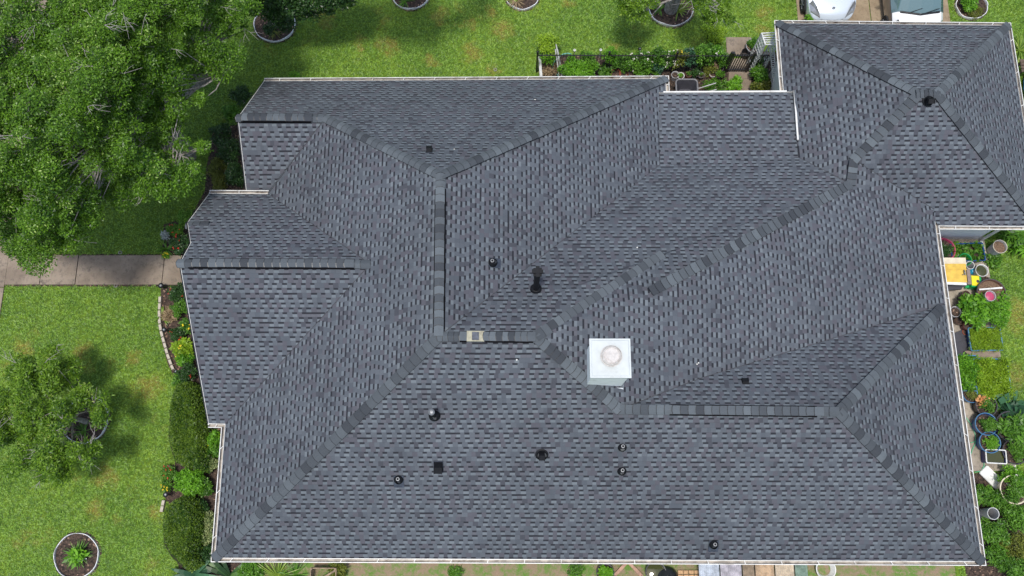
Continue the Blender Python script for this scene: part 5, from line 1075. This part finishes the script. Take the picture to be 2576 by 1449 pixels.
b = MB(); c = at(1580, 1450, .1); [b.bar(Vector((c.x + math.cos(R(90 * k)) * .42, c.y + math.sin(R(90 * k)) * .42, .06)), Vector((c.x + math.cos(R(90 * k + 90)) * .42, c.y + math.sin(R(90 * k + 90)) * .42, .06)), .09, .12) for k in range(4)]; tag(b.build('brick_edging', simple('pinkish brick', (.36, .22, .16), .85, .25, 12)), 'pinkish brick diamond edging below the south gutter', 'brick edging')
b = MB(); c = at(1678, 1452, .3); b.lathe((c.x, c.y, 0), [(.32, 0), (.36, .15), (.26, .3), (.12, .36), (.05, .42), (0, .42)], 20, sy=.8); tag(b.build('rubbish_bag', simple('glossy black plastic', (.01, .01, .012), .2, .3, 8, spec=.8, bump=.6), smooth=True), 'glossy black rubbish bag at the bottom edge', 'bag')
b = MB(); c = at(1738, 1452, .1)
for i in range(4):
    for j in range(3): b.box((c.x - .3 + i * .16, c.y - .1 + j * .12, .05), (.14, .10, .1))
tag(b.build('brick_stack', simple('tan pierced bricks', (.45, .28, .15), .85, .2, 12)), 'tan bricks laid in rows left of the corrugated sheets', 'bricks')
cols = [((.42, .46, .52), 'bluish clear corrugated sheet, first from the bricks'), ((.40, .38, .42), 'greyish corrugated sheet, second from the bricks'), ((.30, .24, .18), 'brown corrugated sheet, third from the bricks'), ((.45, .33, .22), 'tan timber coloured sheet, fourth from the bricks'), ((.50, .42, .32), 'pale timber coloured sheet, fifth from the bricks'), ((.22, .30, .25), 'greenish corrugated sheet at the right end')]
xsq = [1758, 1812, 1868, 1900, 1950, 2000, 2034]
for i, (cl, lb_) in enumerate(cols):
    a, c = at(xsq[i], 1425, .5), at(xsq[i + 1] - 3, 1425, .5); b = MB(); n = 10; y0, y1 = a.y + .3, a.y - 1.4; vs = []
    for k in range(n * 2 + 1): x = a.x + (c.x - a.x) * k / (n * 2); z = .5 + (.02 if k % 2 else -.005); vs += [(x, y0, z), (x, y1, z)]
    b.mesh(vs, [(2 * k, 2 * k + 1, 2 * k + 3, 2 * k + 2) for k in range(n * 2)]); b.mesh([(x, y, z - .012) for x, y, z in vs], [(2 * k + 2, 2 * k + 3, 2 * k + 1, 2 * k) for k in range(n * 2)]); b.box(((a.x + c.x) / 2, y0 - .2, .24), (.05, .05, .46)); b.box(((a.x + c.x) / 2, y1 + .2, .24), (.05, .05, .46))
    tag(b.build('corrugated_sheet', simple('sheet ' + lb_[:9], cl, .35, .25, 7)), lb_, 'roofing sheet', 'corrugated sheets below the south gutter')
pot('wash_basin', 'white round basin below the south gutter near the right', 'basin', 2078, 1432, .29, .2, 'white', 'white', None, None)

# ------------------------------------------------------------------ cars
def car(name, label, cx, front_y, Wd, L, paint, hood_z, roof_z, hood_len, ws_len, side=None, emb=True, nose=.35):
    """faces -Y; cx, front_y on the ground. Body is one lofted skin: stations along Y, half section of 8 points"""
    o = empty(name, (cx, front_y + L / 2, 0), label, 'car', 'cars on the driveway'); h = Wd / 2
    # (t along length m, half width factor at belt, top z, top half width factor, belt z)
    rl = hood_len + ws_len
    st = [(0, .62, .50, .55, .42), (.07, .80, .60, .70, .50), (.22, .92, hood_z - .14, .76, .60), (nose + .1, .97, hood_z - .07, .80, .68), (hood_len * .7, 1.0, hood_z - .01, .80, .76), (hood_len, 1.0, hood_z + .02, .80, .82), (rl, 1.0, roof_z - .03, .66, .88),
          (rl + .5, 1.0, roof_z, .67, .9), (L - 1.5, 1.0, roof_z - .02, .66, .9), (L - .8, 1.0, hood_z + .05, .72, .9), (L - .15, .95, hood_z - .02, .74, .8), (L, .8, .65, .6, .5)]
    rows = []; mt_i = []
    for (t, wf, tz, tw, bz) in st:
        w_ = h * wf; tw_ = h * tw * (wf if wf < 1 else 1); y = front_y + t
        half = [(w_ * .93, .22), (w_, .40), (w_, bz), (w_ * .985, min(bz + .06, tz - .02)), (tw_ + (w_ - tw_) * .12, tz - .035 * 1.2), (tw_, tz - .012), (tw_ * .6, tz + .01), (0, tz + .018)]
        cv = .16 * (1 if t < rl else .4) * (1 - t / L)   # rounded nose in plan
        rows.append([(cx + x, y + (x / h) ** 2 * cv, z) for x, z in half] + [(cx - x, y + (x / h) ** 2 * cv, z) for x, z in reversed(half[:-1])])
    n = len(rows[0]); body = MB(); glass = MB()
    for i in range(len(rows) - 1):
        for k in range(n - 1):
            q = [rows[i][k], rows[i][k + 1], rows[i + 1][k + 1], rows[i + 1][k]]
            is_ws = i == 5 and 4 <= k <= 9; is_side = 6 <= i <= 8 and k in (3, 10) or (i == 5 and k in (3, 10)); is_rear = i == 8 and 4 <= k <= 9
            if is_ws or is_side or is_rear: glass.face(q)
            else: body.mi = 1 if (side is not None and k in (0, 1, 2, 11, 12, 13)) else 0; body.face(q)
    body.mi = 0; body.face(rows[0][::-1]); body.face(rows[-1])
    bo = body.build('body', [paint, side or paint], o, smooth=True)
    md = bo.modifiers.new('s', 'SUBSURF'); md.levels = 1; md.render_levels = 2
    bpy.context.view_layer.update()
    import bmesh as bm_
    bm = bm_.new(); bm.from_mesh(bo.data); bm_.ops.remove_doubles(bm, verts=bm.verts, dist=.0005); bm_.ops.recalc_face_normals(bm, faces=bm.faces); bm.to_mesh(bo.data); bm.free(); bo.data.polygons.foreach_set('use_smooth', [True] * len(bo.data.polygons))
    go_ = glass.build('windscreen', GLASS, o, smooth=True)
    ws = MB(); zc = hood_z + .035
    ws.tube([(cx - h * .74, front_y + hood_len + .06 , zc), (cx, front_y + hood_len - .05, zc + .01), (cx + h * .74, front_y + hood_len + .06, zc)], .035, 8); ws.build('cowl', M['black'], o)
    for sg in (-.45, .2):
        ws = MB(); ws.tube([(cx + sg * h, front_y + hood_len - .0, zc + .02), (cx + sg * h + .45, front_y + hood_len + .13, zc + .09)], .012, 6); ws.build('wiper', M['black'], o)
    for sg in (-1, 1):
        hl = MB(); ps = [(.50, .10, .56), (.86, .24, .60), (.93, .50, .66), (.84, .56, hood_z - .06), (.66, .34, hood_z - .09)]
        P_ = [Vector((cx + sg * h * a, front_y + b_ + .10 * a * a - .01, c_ + .075)) for a, b_, c_ in ps]; ctr = sum(P_, Vector()) / 5 + Vector((0, 0, .015))
        for i in range(5): hl.face([P_[i], P_[(i + 1) % 5], ctr][::sg]); hl.face([P_[i], P_[(i + 1) % 5], P_[(i + 1) % 5] - Vector((0, 0, .08)), P_[i] - Vector((0, 0, .08))])
        hl.build('headlight', HEADL, o)
        mr = MB(); mr.box((cx + sg * (h + .09), front_y + hood_len + ws_len * .8, hood_z + .1), (.18, .11, .13), 0, .85); mr.build('mirror', paint, o)
    gr = MB(); 
    for k in range(3): gr.tube([(cx - h * .45, front_y + .09, .46 + k * .045), (cx, front_y + .03, .47 + k * .045), (cx + h * .45, front_y + .09, .46 + k * .045)], .012, 6)
    gr.build('grille', M['steel'], o)
    for a, b_ in ((-1, .85), (1, .85), (-1, L - .9), (1, L - .9)):
        wc = Vector((cx + a * (h - .07), front_y + b_, .31)); wo = MB(); ax = Matrix.Rotation(R(90), 3, 'Y')
        wo.lathe(wc, [(.2, -.09), (.29, -.1), (.315, -.06), (.315, .06), (.29, .1), (.2, .09)], 26, axis=ax); wl = wo.build('wheel', TYRE, o, smooth=True)
        ro = MB(); sg = a
        for k in range(5): an = R(72 * k); ro.bar(wc + Vector((sg * .085, 0, 0)), wc + Vector((sg * .085, math.cos(an) * .19, math.sin(an) * .19)), .05, .02)
        ro.lathe(wc + Vector((sg * .07, 0, 0)), [(.2, -.01), (.205, .02), (.18, .02)], 22, axis=ax); ro.build('rim', M['steel'], wl)
    if emb:
        e = MB(); zz = hood_z - .055; e.lathe((cx, front_y + .36, zz), [(.036, 0), (.036, .016), (.026, .017), (.026, 0)], 18, sx=1.3); e.bar((cx - .03, front_y + .36, zz + .012), (cx + .03, front_y + .36, zz + .012), .012, .012); e.build('emblem', M['steel'], o)
    return o
m, n, b = mat('car glass'); b.inputs['Base Color'].default_value = (.10, .17, .18, 1); b.inputs['Roughness'].default_value = .04; b.inputs['Specular IOR Level'].default_value = 1; b.inputs['Coat Weight'].default_value = .6; GLASS = m
m, n, b = mat('headlight lens'); b.inputs['Base Color'].default_value = (.35, .36, .38, 1); b.inputs['Roughness'].default_value = .06; b.inputs['Metallic'].default_value = .5; HEADL = m
TYRE = simple('tyre rubber', (.02, .02, .02), .85)
def paint(name, col, met): m, n, b = mat(name); b.inputs['Base Color'].default_value = (*col, 1); b.inputs['Metallic'].default_value = met; b.inputs['Roughness'].default_value = .28; b.inputs['Coat Weight'].default_value = 1; b.inputs['Coat Roughness'].default_value = .05; return m
c = at(2092, 56, .5); car('parked_car', 'silver blue sedan parked nose towards the garage, left of the two cars', c.x, c.y, 1.70, 4.3, paint('silver paint', (.60, .66, .72), .25), .86, 1.36, 1.15, .6)
c = at(2300, 84, .5) - Vector((0, .40, 0)); car('parked_car', 'white van like car with a taupe lower side, right of the two cars', c.x, c.y, 1.78, 4.4, paint('white paint', (.80, .81, .82), 0), 1.02, 1.62, .82, .85, side=paint('taupe lower paint', (.12, .105, .10), .2), emb=False)

# ------------------------------------------------------------------ grass blades over the lawn
def grass():
    x0, x1, y0, y1 = -18.5, 18.5, -4.0, 18.4
    N = 560000; X = rng.uniform(x0, x1, N); Y = rng.uniform(y0, y1, N); keep = ~inpoly(X, Y, [(p[0], p[1]) for p in foot])
    hp = [(V['W4'].x + .9, V['W4'].y - .5), (V['N1'].x + .8, V['N1'].y - 1), (V['N2'].x, V['N2'].y - 1), (V['G1'].x, V['N2'].y - 1)]
    for pl in NOGRASS:
        pl = [(p[0], p[1]) for p in pl]; xs_ = [p[0] for p in pl]; ys_ = [p[1] for p in pl]
        bx = (X > min(xs_)) & (X < max(xs_)) & (Y > min(ys_)) & (Y < max(ys_)) & keep
        idx = np.where(bx)[0]
        if len(idx): keep[idx[inpoly(X[idx], Y[idx], pl)]] = False
    # camera-visible ground only matters near the frame; the east lawn starts past the patio
    X, Y = X[keep], Y[keep]; n = len(X)
    a = rng.uniform(0, 2 * np.pi, n); L = rng.uniform(.05, .11, n); W_ = rng.uniform(.012, .022, n); up = rng.uniform(.15, .9, n)
    dx, dy = np.cos(a), np.sin(a); b0 = np.stack([X - dy * W_, Y + dx * W_, np.full(n, .002)], 1); b1 = np.stack([X + dy * W_, Y - dx * W_, np.full(n, .002)], 1); tp = np.stack([X + dx * L, Y + dy * L, .004 + L * up * .6], 1)
    Vv = np.stack([b0, b1, tp], 1).reshape(-1, 3)
    o = np_mesh('grass', Vv, 3, rng.random(n), M['grass']); tag(o, 'short green lawn grass with dry patches around the house', 'grass', kind='stuff')
grass()
